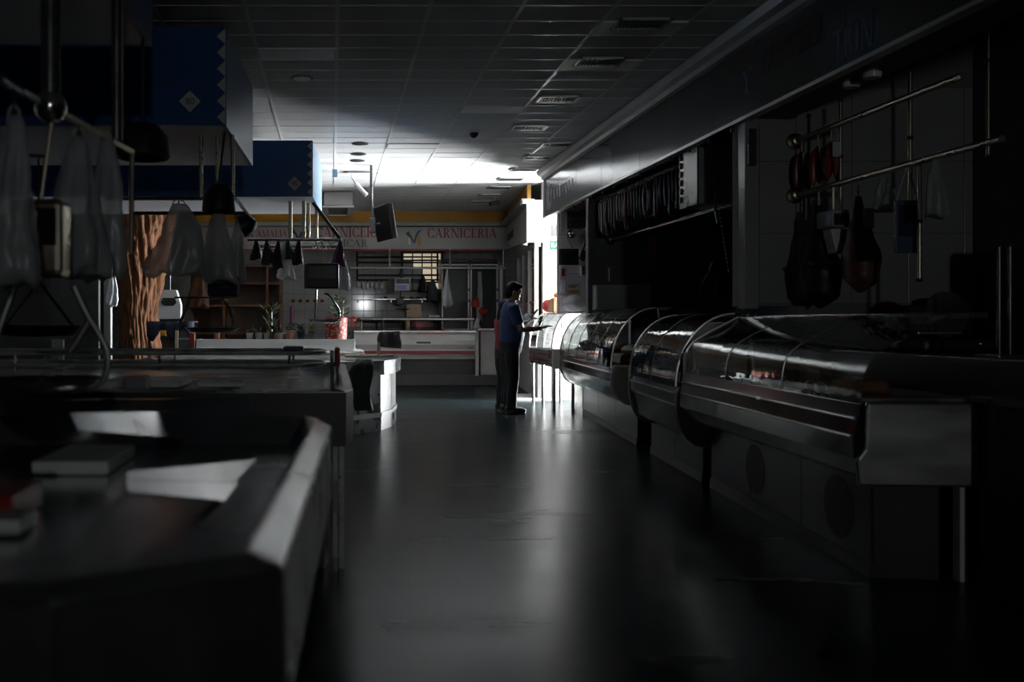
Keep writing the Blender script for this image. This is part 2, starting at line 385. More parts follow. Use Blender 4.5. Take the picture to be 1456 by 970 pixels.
# small ceiling fittings
def downlight(x, y, lb, m='blackgloss'):
    o = thing('downlight', lb, 'light', (x, y, CZ-.012), 'round downlights')
    MB().lathe([(.085, CZ-.012), (.1, CZ-.008), (.1, CZ-.001)], (x, y, 0), 20).build('rim', 'darksteel', o, smooth=True)
    MB().lathe([(.08, CZ-.013), (.078, CZ-.011)], (x, y, 0), 20).build('lens', m, o)
for (x, y, lb) in ((.33, 11.42, 'black round downlight of three, farthest from the brightest ceiling'), (.33, 12.12, 'black round downlight on the ceiling, middle of three'), (.33, 12.62, 'black round downlight of three, on the brightest ceiling')): downlight(x, y, lb)
downlight(-.27, 8.35, 'pale round downlight alone on the dark ceiling near stall sign 80', 'diffuser')
c0 = (px(674, 10.65), 10.65)
o = thing('dome_camera', 'small dark dome camera under the ceiling beside a light panel', 'camera', (*c0, CZ-.09))
MB().lathe([(.055, CZ-.03), (.06, CZ-.004)], (*c0, 0), 18).build('base', 'white', o, smooth=True)
MB().lathe([(.004, CZ-.088), (.025, CZ-.082), (.043, CZ-.06), (.05, CZ-.03)], (*c0, 0), 18).build('dome', 'blackgloss', o, smooth=True)
c0 = (px(703, 16.2), 16.2)
o = thing('bullet_camera', 'small white bullet camera hanging near the daylit vents', 'camera', (*c0, CZ-.18))
MB().tube([(c0[0], c0[1], CZ-.002), (c0[0], c0[1], CZ-.1)], .018).build('stem', 'white', o, smooth=True)
MB().tube([(c0[0]+.08, c0[1]+.05, CZ-.1), (c0[0]-.08, c0[1]-.05, CZ-.14)], .04, 14).build('housing', 'greywall', o, smooth=True)
# cassette air conditioner
X0, X1, Y0, Y1 = -.15, .33, 15.6, 16.9
o = thing('air_conditioner', 'white ceiling cassette air conditioner with square grille by the blue stall', 'air conditioner', ((X0+X1)/2, (Y0+Y1)/2, 3.08))
MB().box(X0, X1, Y0, Y1, 3.11, CZ-.005).build('body', 'white', o, bev=.015)
f = MB(); f.box(X0-.02, X1+.02, Y0-.02, Y0+.1, 3.08, 3.11).box(X0-.02, X1+.02, Y1-.1, Y1+.02, 3.08, 3.11).box(X0-.02, X0+.08, Y0, Y1, 3.08, 3.11).box(X1-.08, X1+.02, Y0, Y1, 3.08, 3.11)
f.build('bezel', 'whitegloss', o, bev=.006)
for k in range(9):
    y = Y0+.2+k*(Y1-Y0-.4)/8
    MB().box(X0+.08, X1-.08, y-.03, y+.03, 3.092, 3.1).build('grille_slat', 'greywall', o)
# angled emergency lamp on the ceiling
o = thing('spot_lamp', 'white swivel lamp on a bent arm under the lit ceiling', 'lamp', P(510, 272, 13.6))
MB().tube([P(500, 253, 13.6)+Vector((0, 0, 0)), P(503, 256, 13.6), P(506, 262, 13.6)], .012).build('arm', 'white', o, smooth=True)
a, b = P(506, 262, 13.6), P(521, 278, 13.6)
MB().tube([a, b], .035, 10).build('lamp_head', 'whitegloss', o, smooth=True)
MB().box(a.x-.12, a.x+.2, 13.5, 13.7, CZ-.03, CZ-.004).build('ceiling_plate', 'white', o)
MB().tube([(a.x-.05, 13.6, CZ-.03), P(500, 253, 13.6)], .01).build('stem', 'white', o)
# hanging blue tag
p = P(476, 246, 12.9)
o = thing('hanging_tag', 'pale blue paper tag on a thread under the lit ceiling', 'tag', (p.x, p.y, p.z-.06))
MB().box(p.x-.035, p.x+.035, p.y-.002, p.y+.002, p.z-.06, p.z+.05).build('card', 'pale_and_litblue', o)
MB().tube([(p.x, p.y, p.z+.05), (p.x, p.y, CZ)], .002, 5).build('thread', 'grout', o)

# ---------------------------------------------------------------- far wall: yellow frieze, butcher stall sign
FY = 18.45
struct('trim_1', MB().box(-8, 4.2, FY+.02, FY+.3, pz(317, FY), CZ+.06), 'yellow')
struct('trim_2', MB().box(-8, px(722, FY), FY-.1, FY+.02, pz(322, FY), pz(316.5, FY)), 'sign2', bev=.01)
sg = thing('shop_sign', 'long pale sign board lettered CARNICERIA in red above the back butcher stall', 'sign', (0, FY, pz(356, FY)))
SZ0, SZ1 = pz(355, FY), pz(323, FY)
sg_root = sg; sgb = MB().box(-4.5, px(722, FY), FY-.04, FY+.05, SZ0, SZ1).build('board', 'sign2', sg, bev=.006)
MB().box(-4.5, px(722, FY), FY-.05, FY+.04, SZ0-.025, SZ0+.008).build('edge_strip', 'lettered', sg)
ff = lambda x0, y1: (lambda u, v, w: (px(x0, FY)+u, FY-.041-w, pz(y1, FY)+v))
serif('CARNICERIA', px(706, FY)-px(607, FY), pz(325, FY)-pz(338.5, FY), 'lettered', sgb, ff(607, 338.5))
serif('CARNICERIA', px(549, FY)-px(449, FY), pz(323, FY)-pz(337.5, FY), 'lettered', sgb, ff(449, 337.5))
serif('LICAR', px(523, FY)-px(479, FY), pz(341, FY)-pz(351.5, FY), 'lettergrey', sgb, ff(479, 351.5))
serif('DA AMALIA', px(409, FY)-px(345, FY), pz(328, FY)-pz(338, FY), 'lettered', sgb, ff(345, 338))
def mlogo(x, y0, y1, s=1):
    f = lambda u, v, w: (px(x, FY)+u*.02*s, FY-.041-w, pz(y1, FY)+v*(pz(y0, FY)-pz(y1, FY)))
    for (po, m) in (([(-8, .78), (-5, .92), (-1.2, .5), (0, .28), (-.6, .2), (-3.5, .5), (-5.5, .6)], 'green'), ([(0, .28), (1, .6), (4, .95), (9, 1), (6, .86), (3.6, .62), (1.4, .2), (-.4, .18)], 'letterblue'),
                    ([(-5.2, .55), (-3.4, .5), (-3.2, .12), (-5, .12)], 'cream'), ([(4, .62), (6.8, .76), (7, 0), (4.4, 0)], 'yellow')):
        mb = MB(); n = len(po)
        mb.prism(po, f, 0, .004).build('emblem_stroke', m, sgb)
mlogo(588, 327, 350.5); mlogo(425, 323, 345, 1.1)

# back wall of the butcher stall with glazed tiles
BY = 19.55
bw = struct('wall_back', MB().box(-4.6, 3.6, BY+.012, 19.7, 0, 2.8), 'grout')
t0 = None; tw, th = .242, .34
nx0 = px(400, BY)
for i in range(21):
    for j in range(6):
        x = nx0+i*tw; z = .75+j*th
        if t0 is None: t0 = MB().box(x+.004, x+tw-.004, BY, BY+.02, z+.004, z+th-.004).build('wall_tile', 'tile', bw, bev=.003); b0 = (x, z)
        else: inst(t0, (x-b0[0], random.uniform(-.001, .001), z-b0[1]))
# mosaic border row of the tiled wall
for i in range(11):
    x = px(409, BY)+i*.075
    MB().box(x, x+.07, BY-.006, BY, pz(430, BY), pz(426, BY)).build('border_tile', 'soil' if i % 2 else 'tan', bw)
# louvre window in the back wall, panes towards one corner emissive
wx0, wx1, wz0, wz1 = px(573, BY), px(627, BY), pz(412, BY), pz(360, BY)
wn = struct('window_2', MB().box(wx0-.05, wx1+.05, BY-.05, BY-.02, wz0-.05, wz0).box(wx0-.05, wx1+.05, BY-.05, BY-.02, wz1, wz1+.05).box(wx0-.05, wx0, BY-.05, BY-.02, wz0, wz1).box(wx1, wx1+.05, BY-.05, BY-.02, wz0, wz1), 'black')
for i in range(4):
    for j in range(5):
        x = wx0+i*(wx1-wx0)/4; z = wz0+j*(wz1-wz0)/5
        lit = i+j*.55 > 2.1
        MB().box(x+.015, x+(wx1-wx0)/4-.015, BY-.03, BY-.022, z+.018, z+(wz1-wz0)/5-.018).build('pane', 'glow_pane' if lit else 'panel', wn)
for j in range(1, 5):
    z = wz0+j*(wz1-wz0)/5
    MB().box(wx0, wx1, BY-.05, BY-.02, z-.016, z+.016).build('glazing_bar', 'black', wn)
for i in range(1, 4):
    x = wx0+i*(wx1-wx0)/4
    MB().box(x-.01, x+.01, BY-.048, BY-.02, wz0, wz1).build('glazing_bar', 'black', wn)
# step the stall stands on
struct('trim_3', MB().box(-4.6, 3.4, 17.95, 19.7, 0, .2), 'darkwall', bev=.01)

# ---------------------------------------------------------------- back butcher stall: counter, rails, fridges, goods
Y = 18.0
def hpipe(name, lb, pts, r, m='darksteel', cat='rail', ends=True, group=None):
    o = thing(name, lb, cat, Vector(pts[0]), group)
    MB().tube(pts, r, 10).build('tube', m, o, smooth=True)
    for e in (pts[0], pts[-1]) if ends else ():
        MB().ell(e, r*1.5, r*1.5, r*1.5, 10, 6).build('end_cap', m, o, smooth=True)
    return o
o = thing('hanging_rail', 'long steel meat rail across the butcher stall above the hanging scale', 'rail', P(500, 381, 18.2))
MB().tube([P(498, 381, 18.2), P(719, 381, 18.2)], .022, 10).build('tube', 'steelbrush', o, smooth=True)
for x in (554, 640, 716): MB().tube([P(x, 381, 18.2), (px(x, 18.2), 18.2, 2.6)], .016, 8).build('hanger', 'steelbrush', o, smooth=True)
o = thing('window_guard', 'dark horizontal bars in front of the butcher stall window', 'bars', P(508, 392, 19.2))
for y in (365.5, 373.5, 391.5, 398): MB().tube([P(508, y, 19.2), P(624, y, 19.2)], .017, 8).build('bar', 'black', o, smooth=True)
for x in (508, 622): MB().tube([P(x, 358, 19.2), P(x, 400, 19.2)], .02, 8).build('upright', 'black', o, smooth=True)
o = thing('counter_rail', 'steel guard rail above the red striped counter', 'rail', P(516, 470, 17.93))
MB().tube([P(512, 454, 17.93), P(674, 454, 17.93)], .026, 10).build('tube', 'steelbrush', o, smooth=True)
for x in (514, 544, 672): MB().tube([P(x, 454, 17.93), P(x, 471, 17.93)], .014, 8).build('upright', 'steelbrush', o, smooth=True)
# display counter
o = thing('display_counter', 'white low display counter with a dark red stripe at the butcher stall', 'counter', (px(590, 17.8), 17.9, .2))
xa, xb = px(503, 17.8), px(677, 17.8)
prof = [(0, pz(471, 17.8)), (.9, pz(471, 17.8)), (.9, pz(511, 17.8)), (.06, pz(511, 17.8)), (.02, pz(505, 17.8)), (0, pz(497, 17.8)), (-.06, pz(490, 17.8)), (-.02, pz(484, 17.8)), (0, pz(476, 17.8))]
MB().prism(prof, lambda u, v, w: (w, 17.8+u, v), xa, xb).build('body', 'whitegloss', o, bev=.006)
MB().box(xa, xb-.02, 17.77, 17.8, pz(503.5, 17.8), pz(499, 17.8)).build('stripe', 'darkred', o)
MB().box(xa, xb, 17.7, 17.79, pz(473, 17.7), pz(470, 17.7)).build('top_trim', 'steel', o, bev=.004)
MB().box(xa+.05, xb-.05, 17.98, 18.6, .2, pz(510, 17.8)).build('plinth', 'black', o)
MB().box(px(592, 17.8), px(612, 17.8), 17.75, 17.77, pz(489, 17.8), pz(486, 17.8)).build('name_plate', 'greywall', o)
MB().box(px(664, 17.8), px(672, 17.8), 17.775, 17.79, pz(494.8, 17.8), pz(493.8, 17.8)).build('vent_slot', 'black', o)
MB().box(px(676.5, 17.7), px(680.5, 17.7), 17.7, 17.78, .2, pz(470, 17.7)).build('end_post', 'white', o)
o = thing('base_cabinet', 'plain white base cabinet beside the red striped counter', 'cabinet', (px(695, 17.9), 18.1, .2))
MB().box(px(684, 17.9), px(712, 17.9), 17.92, 18.5, .2, pz(470, 17.9)).build('body', 'white', o)
MB().box(px(686, 17.9), px(710, 17.9), 17.9, 17.92, .24, pz(472, 17.9)).build('door', 'white', o, bev=.004)
MB().box(px(680, 17.9), px(714, 17.9), 17.86, 18.55, pz(470, 17.9), pz(467, 17.9)).build('worktop', 'steel', o, bev=.004)
# two glass door fridges
def fridge(x0, x1, lb):
    Yf = 18.75
    o = thing('glass_fridge', lb, 'fridge', (px((x0+x1)/2, Yf), Yf+.3, .2), 'glass door fridges')
    a, b, c, d = px(x0, Yf), px(x1, Yf), pz(467.5, Yf), pz(377.5, Yf)
    MB().box(a-.03, b+.03, Yf+.06, Yf+.62, .2, d+.12).build('body', 'fridgedark', o, bev=.01)
    MB().box(a, b, Yf+.045, Yf+.055, c, d).build('glass_pane', 'fridgedark', o)
    f = MB(); w = .028
    f.box(a-w, a, Yf, Yf+.06, c-w, d+w).box(b, b+w, Yf, Yf+.06, c-w, d+w).box(a, b, Yf, Yf+.06, d, d+w).box(a, b, Yf, Yf+.06, c-w, c)
    f.build('door_frame', 'whitegloss', o, bev=.003)
    MB().box(a, b, Yf, Yf+.06, d+.05, d+.13).build('header', 'black', o, bev=.01)
    for k in (-.1, .12): MB().box(b+.004, b+.026, Yf-.02, Yf+.02, (c+d)/2+k, (c+d)/2+k+.05).build('hinge', 'black', o)
    return o
fridge(630, 665.5, 'dark glass fridge with white frame behind the hanging white bag')
fridge(671, 706, 'dark glass fridge behind the red bottle, next to the standing man')
# posts by the wall corner
hpipe('support_post', 'slim white post standing at the corner of the butcher stall', [P(713, 378, 18.3), (px(713, 18.3), 18.3, .2)], .03, 'whitegloss', 'post', False)
# hanging scale with blue display
def hscale_small():
    Yh = 18.2
    o = thing('digital_scale', 'grey hanging digital scale with a blue display in the butcher stall', 'scale', P(572, 440, Yh))
    sb = MB().box(px(561, Yh), px(583.5, Yh), Yh-.05, Yh+.05, pz(413.5, Yh), pz(395.5, Yh)).build('body', 'keypad', o, bev=.015)
    MB().box(px(563, Yh), px(581.5, Yh), Yh-.056, Yh-.05, pz(403.5, Yh), pz(397, Yh)).build('upper_window', 'black', sb)
    MB().box(px(564.5, Yh), px(577, Yh), Yh-.056, Yh-.05, pz(412, Yh), pz(405.5, Yh)).build('display', 'lcd', sb)
    for k in range(3): MB().box(px(579, Yh), px(582, Yh), Yh-.056, Yh-.05, pz(412-2.2*k, Yh), pz(410.4-2.2*k, Yh)).build('button', 'white', sb)
    MB().tube([P(571, 382, Yh), P(570, 389, Yh), P(571, 395.5, Yh)], .022, 8).build('hook', 'black', o, smooth=True)
    MB().tube([P(570, 413.5, Yh), P(569, 424, Yh)], .01, 8).build('cable', 'black', o)
    MB().box(px(564, Yh), px(574, Yh), Yh-.04, Yh+.04, pz(433, Yh), pz(424, Yh)).build('hook_block', 'black', o, bev=.01)
    MB().tube([P(569, 433, Yh), P(569, 440, Yh)], .008, 8).build('rod', 'black', o)
    MB().lathe([(.02, -.012), (.13, -.005), (.14, .01), (.13, .015)], P(572, 440, Yh), 18).build('pan', 'black', o, smooth=True)
hscale_small()
# shelf with trays and crockery
o = thing('wall_shelf', 'thin steel shelf with a rim along the tiled far wall', 'shelf', P(505, 426, 19.3))
MB().box(px(503, 19.3), px(608, 19.3), 19.2, BY-.01, pz(426.5, 19.3), pz(425, 19.3)).build('board', 'steel', o, bev=.003)
for x in (510, 556, 600): MB().box(px(x, 19.3)-.01, px(x, 19.3)+.01, 19.25, BY-.01, pz(430, 19.3), pz(426.5, 19.3)).build('bracket', 'steel', o)
for i, x in enumerate((548, 573, 585, 595, 603)):
    p = P(x, 425, 19.33)
    MB().lathe([(.02, 0), (.03, .008), (.052, .04), (.048, .04), (.024, .012)], p, 14).build('bowl', 'chrome', None, smooth=True,
        label='shiny small steel bowl standing on the thin wall shelf', cat='bowl', group='bowls on the far shelf')
# tools hanging from the rail bar
for i, x in enumerate((510.5, 517, 523, 529, 535, 543)):
    p = P(x, 397, 19.2); k = .16+.03*(i % 3)
    o = thing('hanging_tool', 'dark butcher tool hanging in a row from the window bars', 'tool', (p.x, p.y, p.z-k), 'tools hanging in the butcher stall')
    MB().tube([p, p-Vector((0, 0, k*.35))], .014, 8).build('handle', 'black', o, smooth=True)
    MB().prism([(-.035, 0), (.035, 0), (.04, -k*.6), (-.025, -k*.75)], lambda u, v, w, p=p: (p.x+u, p.y+w, p.z-.05+v), -.004, .004).build('blade', 'darksteel', o)
MB().box(px(551, 19.2), px(560, 19.2), 19.16, 19.2, pz(417, 19.2), pz(397, 19.2)).build('brown_folder', 'wood', None, bev=.004, label='brown flat folder hanging beside the digital scale', cat='folder')
box('cardboard_box', 'tan', px(577.5, 18.6), px(597.5, 18.6), 18.5, 18.85, pz(451, 18.6), pz(433.5, 18.6), bev=.004, label='tan cardboard box behind the guard rail of the red striped counter', cat='box')
box('wooden_block', 'tan', px(577, 18.5), px(582, 18.5), 18.45, 18.6, pz(470, 18.5), pz(456, 18.5), label='small tan wooden block under the guard rail', cat='block')
box('worktop', 'darksteel', px(510, 18.8), px(628, 18.8), 18.42, BY-.02, pz(455, 18.6), pz(451.5, 18.6), label='dark worktop behind the red striped counter', cat='worktop')
# coat and apron hanging by the window
def drape(name, m, top, h, w, d, seed, parent=None, flare=1.0, folds=5, pinch=.2, bottom=None, power=.75, **k):
    rn = random.Random(seed); ph = [rn.uniform(0, 6.28) for _ in range(6)]
    rings = []; n = 44; nr = 20
    for i in range(nr+1):
        t = i/nr
        s = (pinch+(1-pinch)*t**power)*(1+(flare-1)*t)
        s2 = 1 if bottom is None or t < .85 else 1-(1-bottom)*((t-.85)/.15)**2
        ring = []
        for j in range(n):
            a = 2*math.pi*j/n
            q = Vector((math.cos(a)*1.6+seed*3.1, math.sin(a)*1.6, t*3.2))
            f = 1+.15*math.sin(folds*a+ph[0]+t*1.5)*min(1, t*3)+.22*mnoise.noise(q)+.16*abs(mnoise.noise(q*2.3))+.07*mnoise.noise(q*5)
            z = -h*t*(1+.05*math.sin(3*a+ph[3])*t+.04*mnoise.noise(q*1.7)*t)
            ring.append((top[0]+math.cos(a)*w/2*s*s2*f+.05*w*math.sin(ph[4]+t*4), top[1]+math.sin(a)*d/2*s*s2*f, top[2]+z))
        rings.append(ring)
    return MB().loft(rings).build(name, m, parent, smooth='all', **k)
drape('hanging_apron', 'cloth', P(616, 398, 19.1), .44, .26, .12, 3, label='grey apron hanging below the louvre window', cat='apron')
drape('hanging_bag', 'black', P(602, 391, 19.15), .34, .17, .12, 5, label='black cloth bag hanging beside the grey apron', cat='bag')
drape('white_bag', 'bagwhite', P(636, 381.5, 18.2), .72, .22, .14, 11, pinch=.1, bottom=.3, power=1.2, label='bright white plastic bag hanging in front of a glass fridge', cat='bag')
drape('clear_strip', 'bagclear', P(682, 386, 18.6), .95, .1, .05, 12, pinch=.7, flare=1.1, label='translucent plastic strip hanging before the glass fridge', cat='plastic strip')
o = thing('red_bucket', 'bright red bottle hanging in front of the glass fridge by the man', 'bottle', P(676, 437, 18.6)); p = P(676, 430, 18.6)
MB().lathe([(.02, -.1), (.075, -.09), (.085, -.02), (.07, .06), (.03, .09)], p, 16).build('body', 'red', o, smooth=True)
MB().lathe([(.03, .09), (.03, .12)], p, 12).build('cap', 'red', o)
o = thing('red_ball', 'red net of goods lying low before the glass fridge', 'net bag', P(686, 448, 18.6)); p = P(687, 443, 18.6)
MB().ell(p, .1, .07, .08).build('net', 'red', o, smooth=True)
MB().tube([p+Vector((0, 0, .07)), p+Vector((.03, 0, .12))], .01, 6).build('knot', 'red', o)
drape('white_cloth', 'paper', P(678, 452, 18.55), .25, .14, .08, 14, label='small crumpled white cloth below the red net', cat='cloth')
box('plastic_tray', 'bagwhite', px(608, 18.6), px(624, 18.6), 18.45, 18.7, pz(451.5, 18.6), pz(448, 18.6), label='pale plastic tray at the end of the dark worktop', cat='tray')

# ---------------------------------------------------------------- second right stall (beyond the cross passage)
EY = 14.6
st = struct('wall_end', MB().box(px(772, EY), 4.1, EY, EY+.12, 0, 3.42), 'white')

s2 = thing('sign_box', 'white end of the second stall sign box beside the bright pillar', 'sign', (3.1, 15, 2.42))
MB().box(px(748, EY), px(774, EY), EY-.04, EY, pz(345, EY), pz(287, EY)).build('end_panel', 'white', s2, bev=.008)
MB().box(px(742, EY), px(774, EY), EY-.06, EY+.1, pz(290, EY), pz(285, EY)).build('end_cornice', 'white', s2, bev=.008)
fx0, fx1 = px(751, EY), px(720, FY-.15)
fu = lambda u, v, w: (fx0+(fx1-fx0)*u/(FY-.15-EY)+w, EY+u, v)
MB().prism([(0.01, 2.45), (FY-.16-EY, 2.6), (FY-.16-EY, 3.03), (0.01, 3.0)], fu, 0, .05).build('side_panel', 'panel', s2)
MB().prism([(0.01, 3.02), (FY-.16-EY, 3.05), (FY-.16-EY, 3.12), (0.01, 3.1)], fu, -.1, .1).build('cornice', 'sign2', s2)
struct('trim_4', MB().prism([(.3, 3.12), (FY-.16-EY, 3.14), (FY-.16-EY, 3.42), (.3, 3.42)], fu, .02, .08), 'yellow')
serif('CARNI', 1.1, .14, 'wornred', s2, lambda u, v, w: fu(3.4-u, 2.72+v, -w-.001))
# glazed side of that stall: base, sill, posts, panes
g = thing('glass_storefront', 'glazed steel shop front on a white base beside the bright pillar', 'shop front', (3.2, 16.2, 0))
L = FY-.5-EY
gx = lambda u, v, w: (px(751, EY)+.1+(px(722, FY)-px(751, EY))*u/(FY-EY)+w, EY+u, v)
MB().prism([(.02, 0), (L, 0), (L, 1.0), (.02, 1.0)], gx, .05, .3).build('base', 'white', g)
MB().prism([(.02, 1.0), (L, 1.0), (L, 1.06), (.02, 1.06)], gx, -.08, .34).build('sill', 'whitegloss', g, bev=.006)
MB().prism([(.02, 2.36), (L, 2.36), (L, 2.44), (.02, 2.44)], gx, 0, .1).build('head_rail', 'steel', g, bev=.004)
MB().prism([(.02, 1.5), (L, 1.5), (L, 1.53), (.02, 1.53)], gx, .02, .05).build('middle_rail', 'steelbrush', g)
for u in (.06, 1.0, 2.0, 2.9): MB().prism([(u, 1.06), (u+.06, 1.06), (u+.06, 2.4), (u, 2.4)], gx, 0, .07).build('post', 'caseplate' if u < 2 else 'steelbrush', g, bev=.004)
for u0, u1 in ((.12, 1.0), (1.06, 2.0), (2.06, 2.9)): MB().prism([(u0, 1.06), (u1, 1.06), (u1, 2.36), (u0, 2.36)], gx, .03, .036).build('glass_pane', 'clearglass', g)
struct('wall_inner', MB().box(4.0, 4.1, EY+.12, 19.5, 0, 3.42), 'greywall')
o = thing('wall_poster', 'white poster with red print inside the glazed shop front', 'poster', (3.98, 16.3, 1.5))
MB().box(3.97, 3.99, 15.6, 17.0, 1.1, 2.1).build('sheet', 'paper', o)
MB().box(3.965, 3.97, 15.8, 16.2, 1.4, 1.5).build('print_block', 'red', o); MB().disc((3.966, 16.4, 1.9), .08, th=.006, axis='x').build('print_disc', 'grout', o)
# green sign and notice on the end wall
gs = thing('toilet_sign', 'small green sign with white letters BA on the bright end wall', 'sign', (px(789, EY), EY-.02, pz(355, EY)))
MB().box(px(782.5, EY), px(797, EY), EY-.012, EY, pz(355, EY), pz(342.5, EY)).build('plate', 'green', gs, bev=.003)
text('BA', .105, 'white', gs, FRONT((px(788.8, EY), EY-.0125, pz(349, EY))), .001)
box('notice', 'greywall', px(784, EY), px(793, EY), EY-.008, EY, pz(336, EY), pz(320, EY), bev=0, label='small grey paper notice above the green sign', cat='notice')
struct('trim_5', MB().box(px(735, EY-.5), px(795, EY-.3), EY-.35, EY+.9, 0, .03), 'white', bev=.004)

# ---------------------------------------------------------------- right stall row: walls, sign fascia
FX = 3.0
struct('wall_stall', MB().box(4.8, 4.9, -1.5, 13.2, 0, 3.42), 'greywall')
def partition(name, y, m, low=3.55, x0=FX+.04):
    mb = MB().box(low, 4.8, y, y+.1, 0, 3.42).box(x0, low, y, y+.1, 1.32, 3.42)
    o = struct(name, mb, 'grout')
    k = 0
    x = x0+.01
    while x < 4.75:
        for z0, z1 in ((1.34, 1.86), (1.865, 2.4), (2.405, 2.95)):
            MB().box(x, min(x+.415, 4.79), y-.012, y, z0, z1).build('wall_panel', m, o, bev=.002)
        x += .42
    return o
pA = partition('wall_partition_near', 7.12, 'panel'); pB = partition('wall_partition_middle', 11.3, 'greywall'); pC = partition('wall_partition_far', 13.1, 'whitegloss', x0=px(794, 13.1))
struct('trim_6', MB().box(FX+.04, FX+.14, 7.0, 7.12, 1.3, 2.72), 'panel', bev=.004)
MB().tube([(FX+.165, 7.07, 1.34), (FX+.165, 7.07, 2.66)], .012, 8).build('conduit_pipe', 'steelbrush', None, smooth=True, label='thin vertical conduit pipe beside the white pilaster', cat='pipe')
box('junction_box', 'wood', FX+.05, FX+.11, 6.96, 7.0, 2.35, 2.62, bev=.004, label='narrow brown box fixed high on the white pilaster', cat='box')
struct('trim_7', MB().box(FX+.02, FX+.1, 11.22, 11.3, 1.3, 2.7), 'greywall', bev=.004)
fs = thing('sign_fascia', 'long glossy grey stall sign along the aisle with faded CARNICERIA TRINI lettering', 'sign', (FX, 6, 2.68))
seam = [-1.4, 1.6, 3.6, 5.55, 7.5, 9.3, 10.6, 11.7, 12.6, 13.42]
for a, b in zip(seam[:-1], seam[1:]): MB().box(FX, FX+.05, a+.003, b-.003, 2.7, 3.2).build('sign_panel', 'sign1', fs, bev=.002)
cp = [(0, 3.2), (-.04, 3.21), (-.05, 3.25), (-.1, 3.27), (-.12, 3.33), (.1, 3.33), (.1, 3.2)]
MB().prism(cp, lambda u, v, w: (FX+u, w, v), -1.4, 13.45).build('cornice', 'sign2', fs)
MB().box(FX-.012, FX+.06, -1.4, 13.45, 2.675, 2.7).build('lower_edge', 'steelbrush', fs)
MB().box(FX-.02, FX+.06, 13.42, 13.47, 2.66, 3.33).build('end_cap', 'white', fs)
MB().box(FX+.06, FX+.4, -1.4, 13.4, 2.72, 2.76).build('soffit', 'darkwall', fs)
lf = lambda yend, z: (lambda u, v, w: (FX-.0005-w, yend-u, z+v))
serif('CARNICERIA', .85, .17, 'wornred', fs, lf(6.62, 2.92), .003)
serif('TRINI', .48, .19, 'letterblue', fs, lf(5.69, 2.74), .003)
serif('Y', .15, .17, 'letterblue', fs, lf(6.95, 2.86), .003)
for (po, m) in (([(0, 0), (.1, .12), (.16, .32), (.1, .42), (-.1, .42), (-.16, .32), (-.1, .12)], 'lettergrey'),):
    MB().prism([(u*.8, v*.8) for u, v in po], lambda u, v, w: (FX-.0005-w, 13.1-u, 2.75+v), 0, .003).build('crest', m, fs)
    MB().prism([(u*.55, v*.55+.09) for u, v in po], lambda u, v, w: (FX-.0035-w, 13.1-u, 2.75+v), 0, .003).build('crest_field', 'sign1', fs)
for k in range(7): MB().box(FX-.003, FX-.0005, 12.8-.16*k, 12.88-.16*k, 2.86+.02*(k % 2), 3.0).build('faded_letter', 'lettergrey', fs)
for k in range(12): MB().prism([(-.012, 0), (.012, 0), (.004, .03), (-.004, .03)], lambda u, v, w, k=k: (FX+.02+w, 7.2+k*.43+u, 2.64+v), 0, .02).build('clip', 'black', fs)
for i, (x, y) in enumerate(((1210, 133), (1240, 124))):
    p = P(x, y, 3.25*F/(x-VX)); q = Vector((p.x, p.y, 2.70))
    MB().lathe([(.05, -.03), (.055, 0), (.03, .02)], q, 16).build('soffit_lamp', 'whitegloss', None, smooth=True, label='small round lamp under the stall sign soffit', cat='lamp', group='soffit lamps')
# strip light fixture under the soffit
p = P(985, 203, 8.3)
o = thing('strip_light', 'thin unlit strip light spanning below the sign soffit', 'light', (3.4, 8.3, 2.65))
MB().tube([(3.06, 8.3, 2.715), (3.65, 8.3, 2.715)], .012, 8).build('tube', 'whitegloss', o, smooth=True)
for x in (3.06, 3.65): MB().box(x-.015, x+.015, 8.28, 8.32, 2.7, 2.735).build('holder', 'steelbrush', o)

# rails with round flanges on the partitions
def rail(lb, a, b, r=.02, m='brass', group='hanging rails of the right stalls'):
    o = thing('wall_rail', lb, 'rail', a, group); a, b = Vector(a), Vector(b)
    MB().tube([a, b], r, 12).build('tube', m, o, smooth=True)
    MB().lathe([(.062, 0), (.06, .012), (.04, .022), (.034, .05), (.022, .055)], a, 20, Matrix.Rotation(R(90), 3, 'X')).build('flange', m, o, smooth=True)
    return o
rail('upper brass rail with round flange on the pilaster wall above red sausages', (px(1130, 7.1), 7.1, pz(201, 7.1)), (px(1130, 7.1), 5.2, pz(201, 7.1)))
rail('lower brass rail with round flange above the dark hams', (px(1130, 7.1), 7.1, pz(278, 7.1)), (px(1130, 7.1), 4.9, pz(278, 7.1)))
rail('lower steel rail with ball flange in the sausage stall', (px(868, 11.28), 11.28, pz(341, 11.28)), (px(868, 11.28), 7.3, pz(341, 11.28)), .022, 'chrome')
rail('upper steel rail with ball flange in the sausage stall', (px(902, 11.28), 11.28, pz(314, 11.28)), (px(902, 11.28), 7.3, pz(314, 11.28)), .016, 'darksteel')
rail('upper short steel rail on the bright poster wall', (px(812, 13.08), 13.08, pz(333, 13.08)), (px(812, 13.08), 11.5, pz(333, 13.08)), .02, 'chrome')
rail('lower short steel rail on the bright poster wall', (px(829, 13.08), 13.08, pz(340, 13.08)), (px(829, 13.08), 11.5, pz(340, 13.08)), .02, 'brass')
